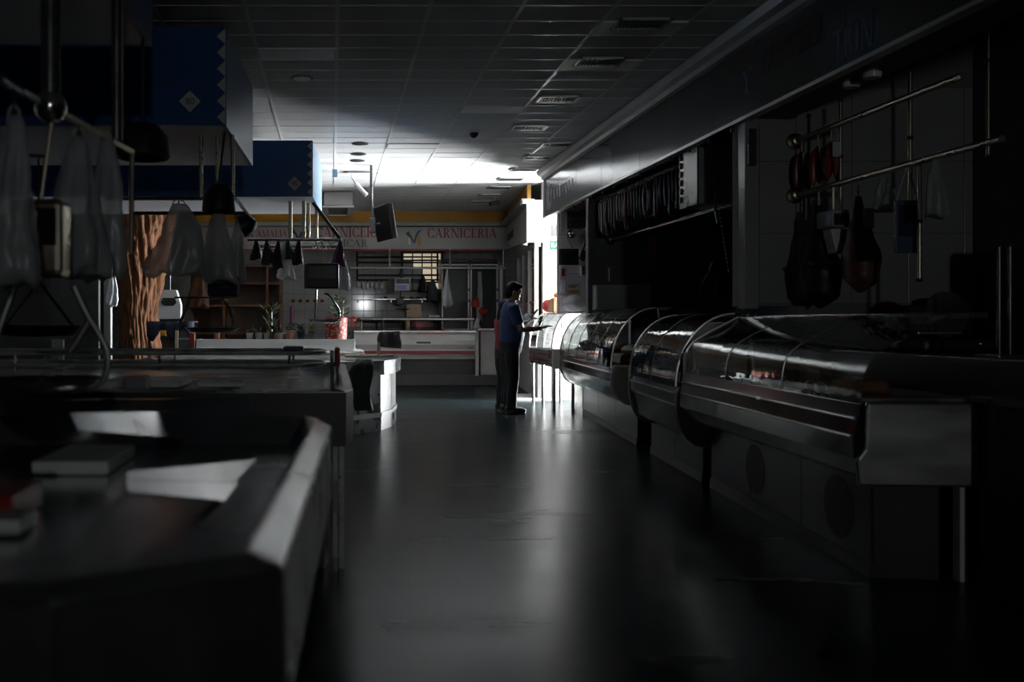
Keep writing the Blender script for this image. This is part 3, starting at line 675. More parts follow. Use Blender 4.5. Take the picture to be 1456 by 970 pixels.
# hanging rods crossing the brass rails
def rod(x, y, ztop, zbot, lb, m='brass'):
    o = thing('hanging_rod', lb, 'rod', (x, y, zbot), 'vertical hanging rods')
    MB().tube([(x, y, ztop), (x, y, zbot)], .012, 10).build('tube', m, o, smooth=True)
    for z in (ztop, (ztop+zbot)/2, zbot): MB().lathe([(.014, -.012), (.02, 0), (.014, .012)], (x, y, z), 12).build('joint', m, o, smooth=True)
xr = px(1130, 7.1)
rod(xr+.03, (xr+.03)*F/(1195-VX), 2.72, 1.95, 'brass hanging rod crossing both rails beside the red sausages')
rod(xr+.03, (xr+.03)*F/(1294-VX), 2.72, 1.9, 'brass hanging rod crossing both rails near the poster')
rod(xr+.5, (xr+.5)*F/(1405-VX), 3.35, 2.2, 'thin brass rod hanging alone deep in the brass rail stall')
rod(xr+.03, (xr+.03)*F/(1300-VX)-.05, pz(278, 7.1), 1.45, 'long brass rod beside the hanging picture')
# sausages and hams
def sausage(x, y, ztop, n, lb, m='meatred'):
    rn = random.Random(int(x*1000+y*77))
    o = thing('sausage_string', lb, 'sausage', (x, y, ztop-.45), 'red sausage strings on the upper rail')
    MB().tube([(x, y, ztop), (x, y, ztop-.08)], .004, 6).build('string', 'cream', o)
    for k in range(n):
        a = rn.uniform(0, 6.28); rr = .055; z = ztop-.08; l = rn.uniform(.2, .3)
        pts = [(x+rr*math.cos(a)*t**.5*(1.25-t*.6), y+rr*math.sin(a)*t**.5*(1.25-t*.6), z-l*t) for t in (0, .15, .35, .6, .85, 1)]
        MB().tube(pts, [.006, .02, .024, .024, .019, .006], 8).build('sausage', m, o, smooth=True)
    MB().box(x-.035, x+.02, y-.085, y-.08, ztop-.2, ztop-.1).build('price_tag', 'paper', o)
for x, lb in ((1140, 'red sausage string nearest the wall flange'), (1163, 'middle red sausage string on the upper rail'), (1182, 'red sausage string beside the brass rod')):
    y = xr*F/(x-VX); sausage(xr, y, pz(201, 7.1)-.02, 8, lb)
def ham(x, y, ztop, s, lb, m='meatbrown'):
    o = thing('cured_ham', lb, 'ham', (x, y, ztop-.62*s), 'cured hams on the lower rail')
    MB().tube([(x, y, ztop), (x, y, ztop-.1*s)], .006, 6).build('rope', 'cream', o)
    pts = [(x, y, ztop-.08*s), (x, y, ztop-.18*s), (x+.01, y, ztop-.3*s), (x+.02, y, ztop-.45*s), (x+.02, y, ztop-.58*s), (x+.01, y, ztop-.66*s)]
    rad = [.02, .035, .07, .11, .095, .03]; fp, fr_ = [], []
    for i in range(5):
        for q in range(5):
            t = q/5; e = t*t*(3-2*t); fp.append(Vector(pts[i]).lerp(Vector(pts[i+1]), t)); fr_.append((rad[i]+(rad[i+1]-rad[i])*e)*s)
    MB().tube(fp+[Vector(pts[5])-Vector((0, 0, .004))], fr_+[.012*s], 24).build('meat', m, o, smooth='all')
    MB().box(x-.02, x+.05, y-.09*s, y-.085*s, ztop-.28*s, ztop-.16*s).build('tag', 'paper', o)
ham(xr, 6.75, pz(278, 7.1)-.02, 1.25, 'large dark cured ham hanging against the pilaster wall', 'black')
ham(xr+.06, 6.35, pz(278, 7.1)-.02, 1.1, 'smaller dark red cured ham with a white tag', 'meatbrown')
o = thing('hanging_bag', 'small crumpled clear bag hanging from the lower brass rail', 'bag', (xr, 6.0, 1.85)); drape('bag_body', 'bag', (xr, 5.95, pz(278, 7.1)-.03), .22, .13, .1, 33, o)
# hanging scale of the near stall
def wallscale():
    y = 6.55; x = px(1185, y)
    o = thing('shop_scale', 'pale boxy shop scale hanging beside the hams', 'scale', (x, y, 1.45))
    MB().box(x-.06, x+.06, y-.1, y+.12, pz(325, y), pz(300, y)).build('head', 'keypad', o, bev=.015)
    MB().box(x-.05, x+.05, y-.11, y-.1, pz(322, y), pz(306, y)).build('display', 'black', o)
    MB().prism([(-.05, 0), (.07, 0), (.06, -.17), (-.01, -.17)], lambda u, v, w: (x+u, y-.06+w, pz(326, y)+v), 0, .12).build('column', 'caseplate', o, bev=.01)
    MB().box(x+.08, x+.3, y-.02, y+.02, pz(331, y), pz(327, y)).build('arm', 'steel', o)
    MB().lathe([(.03, -.16), (.16, -.13), (.18, -.1), (.17, -.1)], (x+.02, y, pz(340, y)-.05), 20).build('pan', 'darksteel', o, smooth=True)
    MB().tube([(x, y, pz(301, y)), (x, y, pz(278, 7.1)+.0)], .01, 8).build('hanger', 'brass', o)
wallscale()
def slicer(x, y, z, lb):
    o = thing('meat_slicer', lb, 'slicer', (x, y, z), 'slicers of the brass rail stall')
    MB().box(x-.25, x+.25, y-.2, y+.2, z, z+.1).build('base', 'black', o, bev=.03)
    MB().box(x-.15, x+.2, y-.05, y+.15, z+.1, z+.36).build('motor_housing', 'black', o, bev=.05)
    MB().disc((x-.05, y-.1, z+.25), .15, 24, .012).build('blade', 'darksteel', o, smooth=True)
    MB().box(x-.3, x-.02, y-.22, y-.12, z+.12, z+.14).build('carriage', 'steel', o, bev=.004)
    MB().tube([(x-.22, y-.18, z+.14), (x-.24, y-.2, z+.24)], .016, 8).build('handle', 'black', o, smooth=True)
    MB().ell((x+.1, y-.21, z+.06), .025, .025, .025).build('knob', 'chrome', o, smooth=True)
box('back_counter', 'plinth', 3.62, 4.75, .6, 6.9, .0, 1.0, bev=.01, label='dark back counter inside the brass rail stall', cat='counter')
slicer(4.05, 6.3, 1.0, 'black meat slicer on the back counter beside the hams')
slicer(4.2, 4.6, 1.0, 'black meat slicer on the back counter under the hanging picture')
o = thing('paper_towel_holder', 'upright steel double pole stand on the back counter', 'stand', (3.75, 5.3, 1.0))
for k in (-.03, .03): MB().tube([(3.75+k, 5.3, 1.0), (3.75+k, 5.3, 1.62)], .012, 10).build('pole', 'darksteel', o, smooth=True)
MB().box(3.65, 3.85, 5.2, 5.4, 1.0, 1.02).build('base', 'darksteel', o, bev=.004)
for i, (x, y) in enumerate(((3.7, 4.95), (3.75, 4.45))):
    MB().lathe([(.05, 0), (.055, .1), (.05, .16), (.02, .2), (.02, .24)], (x, y, 1.0), 16).build('glass_jar', 'clearglass', None, smooth=True, label=('glass jar next to the double pole stand', 'glass jar further along the back counter')[i], cat='jar')
o = thing('hanging_picture', 'blue toned framed picture hanging from the lower brass rail', 'picture', (px(1290, 5.71), 5.71, 1.6))
a = P(1272, 360, 5.71); b = P(1308, 285, 5.71)
MB().box(a.x, b.x, 5.7, 5.72, a.z, b.z).build('board', 'dullblue', o, bev=.004); MB().box(a.x+.02, b.x-.03, 5.695, 5.7, a.z+.1, b.z-.03).build('print', 'navy', o)
for x in (a.x+.01, b.x-.01): MB().tube([(x, 5.71, b.z), ((a.x+b.x)/2, 5.71, pz(278, 7.1))], .004, 6).build('cord', 'paper', o)
drape('plastic_bag', 'bag', (xr, 5.44, pz(278, 7.1)), .34, .13, .1, 41, label='blue grey plastic bag hanging on the lower brass rail past the picture', cat='bag')
o = thing('wall_cabinet', 'brown wall cabinet deep in the brass rail stall', 'cabinet', (4.5, 5.3, 1.3))
MB().box(4.35, 4.79, 5.0, 5.7, 1.25, 1.75).build('body', 'wood', o, bev=.006)
for k in (0, 1): MB().box(4.33, 4.35, 5.01+.35*k, 5.34+.35*k, 1.27, 1.73).build('door', 'wood', o, bev=.004)

# middle stall: extractor box, sausage curtain, lamp, cold room panels
o = thing('extractor_box', 'steel sided extractor box hanging below the sign in the sausage stall', 'extractor', (3.4, 8.2, 2.19))
MB().box(FX+.07, 3.9, 7.96, 8.36, 2.19, 2.67).build('housing', 'panel', o, bev=.006)
MB().box(FX+.055, FX+.07, 7.96, 8.36, 2.19, 2.67).build('side_plate', 'darksteel', o, bev=.003)
for k in range(6): MB().box(FX+.04, FX+.055, 8.3+.0, 8.34, 2.24+k*.075, 2.29+k*.075).build('louvre', 'black', o)
hb = thing('sausage_rail', 'steel rail under the sign from which the dried sausages hang', 'rail', (FX+.12, 10, 2.6))
MB().tube([(FX+.12, 8.5, 2.62), (FX+.12, 11.28, 2.62)], .012, 8).build('tube', 'darksteel', hb, smooth=True)
for k in range(26):
    y = 8.6+k*.1; rn = random.Random(k); l = rn.uniform(.28, .42)
    o = thing('dried_sausage', 'dark dried sausage hanging in the dense row under the sign', 'sausage', (FX+.12, y, 2.6-l), 'dried sausages in the sausage stall')
    MB().tube([(FX+.12, y, 2.635), (FX+.13, y, 2.59)], .005, 6).build('hook', 'steel', o)
    MB().tube([(FX+.13, y, 2.6), (FX+.13, y+.005, 2.57), (FX+.12+rn.uniform(-.01, .02), y, 2.6-l*.5), (FX+.13, y+rn.uniform(-.01, .01), 2.62-l), (FX+.13, y, 2.6-l)], [.006, .026, .03, .026, .006], 8).build('casing', 'black' if k % 3 else 'meatbrown', o, smooth=True)
o = thing('ladle', 'dark round headed steel ladle hanging upright before the extractor box', 'ladle', (px(1017, 7.93), 7.75, 2.08))
a, b = P(1017, 256, 7.93), P(1017, 300, 7.93)
MB().ell((a.x, a.y, a.z), .04, .03, .04).build('head', 'darksteel', o, smooth=True); MB().tube([a, b], .014, 10).build('handle', 'darksteel', o, smooth=True)
MB().tube([b, P(1020, 318, 7.93)], .008, 8).build('hook', 'chrome', o, smooth=True); MB().tube([a, (a.x, a.y, 2.73)], .004, 6).build('cord', 'black', o)
o = thing('chain', 'thin steel chain slanting down from the sausage stall rail', 'chain', P(1035, 388, 8.12))
a, b = Vector((px(868, 11.28), 8.12, pz(341, 11.28))), P(1036, 388, 8.12)
for k in range(16):
    p = a.lerp(b, (k+.5)/16)
    MB().ell(p, .005, .005, .014, 6, 4).build('link', 'chrome', o, smooth=True)
drape('black_apron', 'black', P(1025, 372, 8.2), .3, .3, .12, 44, pinch=.6, flare=1.0, label='black apron hanging at the end of the thin chain', cat='apron')
o = thing('cold_cabinet', 'grey wall cabinet on the sausage stall partition below the rail', 'cabinet', (3.4, 11.2, 1.34))
MB().box(px(846, 11.1), px(925, 11.1), 11.1, 11.28, 1.34, pz(405, 11.1)).build('body', 'panel', o, bev=.008)
dr = MB().box(px(848, 11.1), px(923, 11.1), 11.085, 11.1, 1.36, pz(407, 11.1)).build('door', 'panel', o, bev=.006)
MB().box(px(846, 11.1), px(848.5, 11.1), 11.07, 11.085, 1.36, pz(407, 11.1)).build('edge_strip', 'caseplate', dr)
box('thermometer', 'paper', px(864, 11.28), px(866.5, 11.28), 11.26, 11.285, pz(400, 11.28), pz(381, 11.28), bev=.003, label='small pale thermometer on the sausage stall partition', cat='thermometer')
box('paper_note', 'cardboard', px(921, 11.28), px(932, 11.28), 11.27, 11.285, pz(365, 11.28), pz(337, 11.28), bev=0, label='brown paper note pinned to the sausage stall partition', cat='note')
o = thing('knife_holder', 'dark knife holder with steel blades on the sausage stall partition', 'knife holder', P(935, 402, 11.2))
MB().box(px(924, 11.2), px(950, 11.2), 11.15, 11.28, pz(408, 11.2), pz(398, 11.2)).build('block', 'wood', o, bev=.006)
for x in (929, 935, 941): MB().prism([(-.012, 0), (.012, 0), (.012, .22), (-.004, .26)], lambda u, v, w, x=x: (px(x, 11.2)+u, 11.2+w, pz(398, 11.2)+v), 0, .003).build('blade', 'steel', o)
for i, x in enumerate((1048, 1054)):
    y = 8.6+.5*i
    o = thing('bottle', ('glass bottle on the preparation table edge', 'glass bottle on the preparation table further back')[i], 'bottle', (px(x, y), y, 1.2))
    MB().lathe([(.035, 0), (.037, .13), (.014, .19), (.014, .25)], (px(x, y), y, 1.2), 14).build('body', 'clearglass', o, smooth=True); MB().lathe([(.016, .25), (.016, .27)], (px(x, y), y, 1.2), 10).build('cap', 'black', o)
box('prep_table', 'plinth', 3.62, 4.7, 8.3, 10.0, 0, 1.2, bev=.01, label='dark preparation table in the sausage stall', cat='table')
# bright poster wall: posters, monitor, extinguisher sign
Yc = 13.085
def pb(name, m, x0, x1, y0, y1, lb, cat, th=.012, parent=None):
    return MB().box(px(x0, Yc), px(x1, Yc), Yc-th, Yc, pz(y1, Yc), pz(y0, Yc)).build(name, m, parent, label=lb, cat=cat, bev=.002)
o = thing('price_board', 'pale price board with faded dark red numbers high on the poster wall', 'sign', P(820, 328, Yc)); pb('board', 'greywall', 806, 840, 296, 326, None, None, parent=o)
for (x, y) in ((808, 300), (816, 300), (824, 300), (808, 315), (816, 315), (825, 315), (833, 315)):
    MB().lathe([(.03, 0), (.045, 0), (.045, .004), (.03, .004)], P(x+3, y+4, Yc-.016), 12, Matrix.Rotation(R(90), 3, 'X'), cap=False).build('numeral', 'wornred', o)
o = thing('wall_monitor', 'small black monitor hanging on the bright poster wall', 'monitor', P(808, 377, Yc-.1))
MB().box(px(794, Yc-.2), px(822, Yc-.2), Yc-.24, Yc-.18, pz(377, Yc-.2), pz(354, Yc-.2)).build('housing', 'black', o, bev=.008)
MB().box(px(796, Yc-.2), px(820, Yc-.2), Yc-.244, Yc-.24, pz(375, Yc-.2), pz(357, Yc-.2)).build('screen', 'blackgloss', o)
MB().tube([P(815, 354, Yc-.2), P(806, 338, Yc-.02)], .008, 8).build('cable', 'black', o); MB().box(px(806, Yc), px(812, Yc), Yc-.18, Yc, pz(368, Yc), pz(364, Yc)).build('arm', 'black', o)
o = thing('fire_notice', 'small white notice with a red bar on the poster wall', 'notice', P(800, 395, Yc)); pb('sheet', 'paper', 796, 806, 379, 398, None, None, parent=o); MB().box(px(798, Yc), px(803, Yc), Yc-.015, Yc-.011, pz(393, Yc), pz(382, Yc)).build('red_bar', 'red', o)
o = thing('poster', 'white poster with an orange bar low on the poster wall', 'poster', P(816, 420, Yc)); pb('sheet', 'paper', 806, 826, 400, 420, None, None, parent=o); MB().box(px(808, Yc), px(823, Yc), Yc-.015, Yc-.011, pz(417, Yc), pz(413, Yc)).build('orange_bar', 'yellow', o)
for k in range(3): MB().box(px(808, Yc), px(822-2*k, Yc), Yc-.015, Yc-.011, pz(406+k*1.6, Yc), pz(405.2+k*1.6, Yc)).build('print_line', 'wornred', o)
o = thing('wall_phone', 'pale wall phone with keypad beside the posters', 'phone', P(831, 392, Yc)); pb('body', 'keypad', 825, 834, 378, 392, None, None, .05, o); MB().box(px(825.5, Yc), px(828, Yc), Yc-.075, Yc-.05, pz(391, Yc), pz(379, Yc)).build('handset', 'greywall', o, bev=.006)
o = thing('carved_ham', 'small orange ham hanging by the lower short rail', 'ham', P(830, 370, Yc-.15))
MB().tube([P(833, 342, Yc-.15), P(829, 356, Yc-.15), P(826, 366, Yc-.15), P(830, 371, Yc-.15)], [.015, .04, .06, .02], 10).build('meat', 'orangewood', o, smooth=True)
MB().disc(P(834, 354, Yc-.22), .035, 14, .006).build('label', 'paper', o)
drape('clear_bag', 'bagclear', P(802, 398, Yc-.05), .2, .12, .1, 51, label='small crumpled clear bag below the fire notice', cat='bag')

# ---------------------------------------------------------------- display cases along the aisle
def case(name, lb, A, B, zb, prof_low, prof_glass, panes, body, plate_pts, glass='glass', plate='caseplate', group='refrigerated display cases of the right aisle', plate_near=True, plate_far=True, depth=.6, inside=True, near_joint=True, shelf_w=.16):
    ax = Vector((B[0]-A[0], B[1]-A[1], 0)); L = ax.length; ax.normalize(); nx = Vector((ax.y, -ax.x, 0))   # nx points away from the aisle
    base = Vector((A[0], A[1], 0))
    f = lambda u, v, w: base+nx*u+ax*w+Vector((0, 0, v))
    o = thing(name, lb, 'display case', base+nx*depth/2+ax*L/2, group)
    top = prof_low[0][1]
    poly = prof_low+[(depth, prof_low[-1][1]), (depth, top)]
    mb = MB(); mb.prism(poly, f, .0, L); mb.build('body', body, o, bev=.004)
    # trim ribs along the front
    i0 = 1
    for k in range(2):
        u, v = prof_low[i0+k]
        MB().tube([f(u-.004, v, .02), f(u-.004, v, L-.02)], .008, 8).build('trim_rail', 'steel', o, smooth=True)
    n = panes
    for k in range(n):
        w0, w1 = L*k/n+.006, L*(k+1)/n-.006
        inner = []
        for i, (u, v) in enumerate(prof_glass):
            (ua, va), (ub, vb) = prof_glass[max(i-1, 0)], prof_glass[min(i+1, len(prof_glass)-1)]; dl = math.hypot(ub-ua, vb-va)
            inner.append((u+.006*(vb-va)/dl, v-.006*(ub-ua)/dl))
        MB().prism(prof_glass+inner[::-1], f, w0, w1).build('glass_pane', glass, o, smooth=True)
    for k in range(n+1):
        w = min(max(L*k/n, .005), L-.005)
        if k == 0 and not near_joint: continue
        MB().tube([f(u-.001, v+.001, w) for u, v in prof_glass], .004 if 0 < k < n else .008, 6).build('pane_joint', 'darksteel' if 0 < k < n else 'steelbrush', o, smooth=True)
    u, v = prof_glass[-1]
    MB().prism([(u, v-.02), (u+shelf_w, v-.02), (u+shelf_w, v+.008), (u, v+.008)], f, 0, L).build('top_shelf', glass if name == 'glass_display_case' else 'darksteel', o, bev=.003)
    for w in ([.03] if plate_near and near_joint else [])+([L-.03] if plate_far else []):
        MB().tube([f(depth-.05, top, w), f(depth-.1, v, w)], .014, 8).build('rear_post', 'steelbrush', o, smooth=True)
    if plate_near: MB().prism(plate_pts, f, -.035, -.002).build('end_plate', plate, o, bev=.012)
    if plate_far: MB().prism(plate_pts, f, L+.002, L+.035).build('end_plate', plate, o, bev=.012)
    if inside:
        MB().prism([(.06, top+.002), (depth-.06, top+.002), (depth-.06, top+.02), (.06, top+.02)], f, .05, L-.05).build('tray_deck', 'steel', o)
    return o, f, L, top
arc = lambda w, z0, z1, n=24, p=1.0: [(w*(1-math.cos(math.pi/2*i/n))**p, z0+(z1-z0)*math.sin(math.pi/2*i/n)) for i in range(n+1)]
low23 = lambda zt, zb: [(.02, zt), (0, zt-.05), (0, zt-.14), (.02, zt-.2), (.06, zb+.06), (.12, zb+.015), (.2, zb)]
plate23 = lambda zt, zb: [(-.012, zt-.04), (.0, zt+.03), (.03, zt+.045), (.06, zt+.03), (.34, zt+.02), (.34, zb-.0), (.2, zb-.03), (.12, zb-.015), (.06, zb+.03), (.02, zb+.1), (-.012, zt-.14)]
# near case with slanted glass
lowA = [(.03, .83), (.02, .76), (.0, .68), (.0, .58), (.04, .5), (.1, .47)]
glA = [(.03, .83), (.033, .88), (.038, .93), (.045, .965), (.056, .995), (.072, 1.022), (.093, 1.046), (.12, 1.068), (.15, 1.088), (.2, 1.118), (.3, 1.172), (.42, 1.235)]
pltA = [(.045, .84), (.5, .84), (.5, .46), (.01, .46), (.0, .58), (.035, .63)]
case1, f1, L1, t1 = case('glass_display_case', 'display case with slanted clear glass and brushed steel end plate', (2.36, 4.3), (2.55, 6.98), 0, lowA, glA, 3, 'case1body', pltA, glass='glass', plate='steelbrush', plate_far=False, depth=.66, near_joint=False)
MB().box(px(1361, 4.4), px(1371, 4.4), 4.38, 4.43, 0, .47).build('leg', 'caseplate', case1)
MB().prism([(.02, .6), (.055, .6), (.06, .9), (.045, .98), (.02, .98)], f1, L1-.03, L1).build('corner_guard', 'caseplate', case1, bev=.008)
for w, m in ((.25, 'tan'),): MB().prism([(.1, t1+.02), (.3, t1+.02), (.28, t1+.1), (.12, t1+.1)], f1, w, w+.16).build('wooden_bowl', 'orangewood', case1, bev=.02)
for k, w in enumerate((.62, .74)):
    c = f1(.12, t1+.03, w)
    MB().lathe([(.025, 0), (.033, 0), (.033, .006), (.025, .006)], c, 14, Matrix.Rotation(R(60), 3, 'X'), cap=False).build('scissor_handle', 'paper', case1)
case2, f2, L2, t2 = case('glass_display_case', 'short display case with two curved glass panes over a price rail', (2.55, 7.05), (2.73, 8.72), 0, low23(.72, .3), arc(.42, .72, 1.26), 2, 'casebody', plate23(.68, .3), depth=.62)
for k in range(9):
    w = .1+k*.17
    MB().prism([(.05, t2+.03), (.07, t2+.03), (.08, t2+.1), (.06, t2+.1)], f2, w, w+.11).build('price_card', 'red' if k % 3 == 1 else 'paper', case2)
case3, f3, L3, t3 = case('glass_display_case', 'long display case with five curved glass panes before the sausage stall partition', (2.7, 9.2), (2.97, 12.4), 0, low23(.76, .4), arc(.42, .76, 1.335), 5, 'casebody', plate23(.74, .42), depth=.55)
for k in range(4):
    w = .2+k*.75
    MB().prism([(.12, t3+.02), (.45, t3+.02), (.42, t3+.12), (.14, t3+.12)], f3, w, w+.5).build('goods_tray', ('meatbrown', 'darkred', 'navy', 'meatbrown')[k], case3, bev=.02)
for k in range(5):
    c = f3(.28, t3+.16, .3+k*.6)
    MB().ell(c, .12, .16, .06).build('meat_joint', ('cream', 'meatred', 'orangewood', 'cream', 'meatbrown')[k], case3, smooth=True)
case4, f4, L4, t4 = case('glass_display_case', 'short glass case on tubular legs at the daylit end of the row', (2.9, 12.56), (2.92, 14.1), 0, [(0, .82), (0, .76), (0, .68), (.0, .62), (.01, .6)], arc(.26, .82, 1.335), 3, 'darksteel', [(0, .84), (.3, .84), (.3, .58), (0, .58)], glass='clearglass', depth=.56, shelf_w=.28)
MB().prism([(-.006, .66), (-.001, .66), (-.001, .71), (-.006, .71)], f4, .6, L4-.05).build('stripe', 'darkred', case4)
for w, u in ((1.5, .05), (1.5, .45), (1.05, .1), (.85, .2), (.1, .05), (.1, .3)): MB().tube([f4(u, .6, w), f4(u, 0, w)], .022, 10).build('leg', 'chrome', case4, smooth=True)
# plinth blocks under the cases, each with its panels
def plinth(lb, ya, yb, zt):
    X = lambda y: 2.11+.093*y
    ax = Vector((X(yb)-X(ya), yb-ya, 0)); L = ax.length; ax.normalize(); nx = Vector((ax.y, -ax.x, 0)); base = Vector((X(ya), ya, 0))
    f = lambda u, v, w: base+nx*u+ax*w+Vector((0, 0, v))
    o = thing('case_plinth', lb, 'plinth', base+nx*.15+ax*L/2, 'plinths under the display cases')
    MB().prism([(.012, 0), (.3, 0), (.3, zt), (.012, zt)], f, 0, L).build('core', 'darkwall', o)
    n = max(1, round(L/.9))
    for k in range(n): MB().prism([(0, .07), (.012, .07), (.012, zt), (0, zt)], f, L*k/n+.004, L*(k+1)/n-.004).build('panel', 'plinth', o, bev=.002)
    MB().prism([(-.012, 0), (.012, 0), (.012, .07), (-.006, .07)], f, 0, L).build('kickboard', 'darkwall', o)
    return o, f
o, f = plinth('dark panelled plinth with faded oval emblems under the slanted glass case', 4.45, 6.9, .46)
for w in (.35, 1.55):
    MB().prism([(.17*math.cos(a)+w, .27+.16*math.sin(a)) for a in (2*math.pi*k/20 for k in range(20))], lambda u, v, q: f(-q-.0005, v, u), 0, .002).build('emblem', 'wornred', o)
plinth('dark panelled plinth under the two pane curved case', 7.1, 8.7, .3)
plinth('dark panelled plinth under the long five pane case', 9.25, 12.35, .4)
o = thing('steel_cabinet', 'small reflective steel cabinet under the far end of the long case', 'cabinet', (3.35, 12.95, 0))
MB().box(3.3, 3.6, 12.45, 13.05, 0, .56).build('body', 'steel', o, bev=.006); MB().box(3.285, 3.3, 12.48, 13.02, .06, .54).build('door', 'steel', o, bev=.004)
# counter to the right of the near case
o = thing('side_counter', 'dark service counter continuing past the slanted glass case', 'counter', (3.3, 3.2, 0))
MB().box(2.9, 3.5, 2.2, 4.25, .0, .84).build('body', 'darkwall', o, bev=.006); MB().box(2.87, 3.55, 2.15, 4.28, .84, .87).build('top', 'darksteel', o, bev=.004); MB().box(2.885, 2.9, 3.0, 3.1, .3, .84).build('edge_strip', 'steelbrush', o)
# goods on the far cases
o = thing('red_plate', 'bright red round plate standing beside the cardboard box', 'plate', P(780, 443, 14.09)); MB().disc((px(780, 14.09), 14.09, 1.44), .095, 24, .03).build('disc', 'red', o, smooth=True, bev=.004); MB().ell((px(780, 14.07), 14.07, 1.44), .07, .02, .07).build('dome', 'red', o, smooth=True)
o = thing('bread_box', 'open cardboard box holding brown wrapped loaves by the pillar', 'box', (px(792, 13.9), 13.9, 1.344))
x0, x1, z0, z1_ = px(784, 13.85), px(800, 13.85), 1.344, pz(426, 13.85)
MB().box(x0, x1, 13.75, 14.05, z0, z0+.012).box(x0, x1, 13.75, 13.762, z0, z1_).box(x0, x1, 14.038, 14.05, z0, z1_).box(x0, x0+.012, 13.75, 14.05, z0, z1_).box(x1-.012, x1, 13.75, 14.05, z0, z1_).build('carton', 'cardboard', o)
for i, (dx, dy, dz) in enumerate(((.04, .06, 0), (.12, .08, .0), (.05, .2, .0), (.13, .22, 0), (.085, .13, .075))):
    MB().ell((x0+dx, 13.75+dy, z1_-.01+dz), .042, .068, .042, 12, 7).build('wrapped_loaf', 'bread', None, smooth=True, label='brown wrapped loaf piled on the cardboard box', cat='bread', group='wrapped loaves')
def crumple(name, m, c, rx, ry, rz, seed, **k):
    mb = MB(); mb.ell(c, rx, ry, rz, 28, 18); c = Vector(c)
    for i, p in enumerate(mb.v):
        d = p-c; q = d.copy(); q.x /= rx; q.y /= ry; q.z /= rz
        s = 1+.16*mnoise.noise(q*2.2+Vector((seed, 0, 0)))+.09*abs(mnoise.noise(q*5+Vector((0, seed, 0))))
        mb.v[i] = c+d*s
    return mb.build(name, m, None, smooth='all', **k)
crumple('plastic_sack', 'bag', (3.28, 12.9, 1.455), .16, .22, .11, 3, label='large grey translucent sack lying on the short glass case', cat='sack')
crumple('plastic_sack', 'bagclear', (px(752, 15.2), 15.2, 1.2), .15, .2, .13, 9, label='crumpled clear plastic heap on the storefront sill behind the phone', cat='plastic')

# ---------------------------------------------------------------- left kiosks: canopies with blue boards
def canopy(lb, x0, x1, y0, y1, z0, z1, number=None, xe=None, front=True):
    xe = x1 if xe is None else xe
    o = thing('kiosk_canopy', lb, 'canopy', ((x0+x1)/2, (y0+y1)/2, z0), 'kiosk canopies')
    if front: MB().box(x0, x1-.004, y0-.03, y0, z0, z1).build('front_board', 'blue', o); o['front'] = 1
    else: MB().box(x0, x1, y1, y1+.03, z0, z1).build('back_board', 'blue', o)
    MB().prism([(x1, y0), (xe, y1), (xe-.03, y1), (x1-.03, y0)], lambda u, v, w: (u, v, w), z0, z1).build('side_board', 'pale_and_litblue' if number == '95' else 'blue', o)  # one side paler: daylight on the blue board put into the colour
    MB().prism([(x0, y0), (x1-.03, y0), (xe-.03, y1), (x0, y1)], lambda u, v, w: (u, v, w), z0+.004, z0+.03).build('soffit', 'soffit' if front else 'litsoffit', o)
    MB().prism([(x0, y0), (x1-.03, y0), (xe-.03, y1), (x0, y1)], lambda u, v, w: (u, v, w), z1-.04, z1-.01).build('top_panel', 'darkwall', o)
    return o
k1 = canopy('kiosk canopy with a plain pale grey underside and no number', -4.2, -.85, -1.5, 4.45, 2.5, 3.2, front=False)
k2 = canopy('dark blue kiosk canopy with white zigzag edge and number 80', -4.2, -.705, 6.3, 7.9, 2.5, 3.15, '80', -.665)
k3 = canopy('blue kiosk canopy with white zigzag edge and number 95', -4.2, -.205, 9.86, 11.45, 2.5, 3.08, '95', -.13)
def zigzag(o, x1, y, z0, z1, n, d):
    del o['front']; o = [c for c in bpy.data.objects if c.parent == o and c.name.startswith('front_board')][0]
    for k in range(n):
        a = z0+(z1-z0)*k/n; b = z0+(z1-z0)*(k+1)/n
        MB().prism([(0, a), (0, b), (-d, (a+b)/2)], lambda u, v, w: (x1-.004+u, y-.031-w, v), 0, .002).build('zigzag_tooth', 'zigzag', o)
zigzag(k2, -.705, 6.3, 2.5, 3.14, 6, .055); zigzag(k3, -.209, 9.86, 2.5, 3.07, 6, .05)
def number(o, x, y, Yb, s, txt, m='zigzag'):
    c = P(x, y, Yb); o = [k for k in bpy.data.objects if k.parent == o and k.name.startswith('front_board')][0]
    MB().prism([(s, 0), (0, s), (-s, 0), (0, -s)], lambda u, v, w: (c.x+u, Yb-.032-w, c.z+v), 0, .002).build('number_plate', m, o)
    text(txt, s*.85, 'inkdark', o, FRONT((c.x, Yb-.0345, c.z)), .001)
number(k2, 271, 146, 6.27, .072, '80'); number(k3, 419, 262, 9.83, .075, '95')
text('uan Simón', .17, 'scripttext', k2, FRONT((px(160, 6.27), 6.268, pz(116, 6.27))), .001, .35, 1.05)
text('Y MARISCOS', .085, 'scripttext', k3, FRONT((px(290, 9.83), 9.828, pz(246, 9.83))), .001)

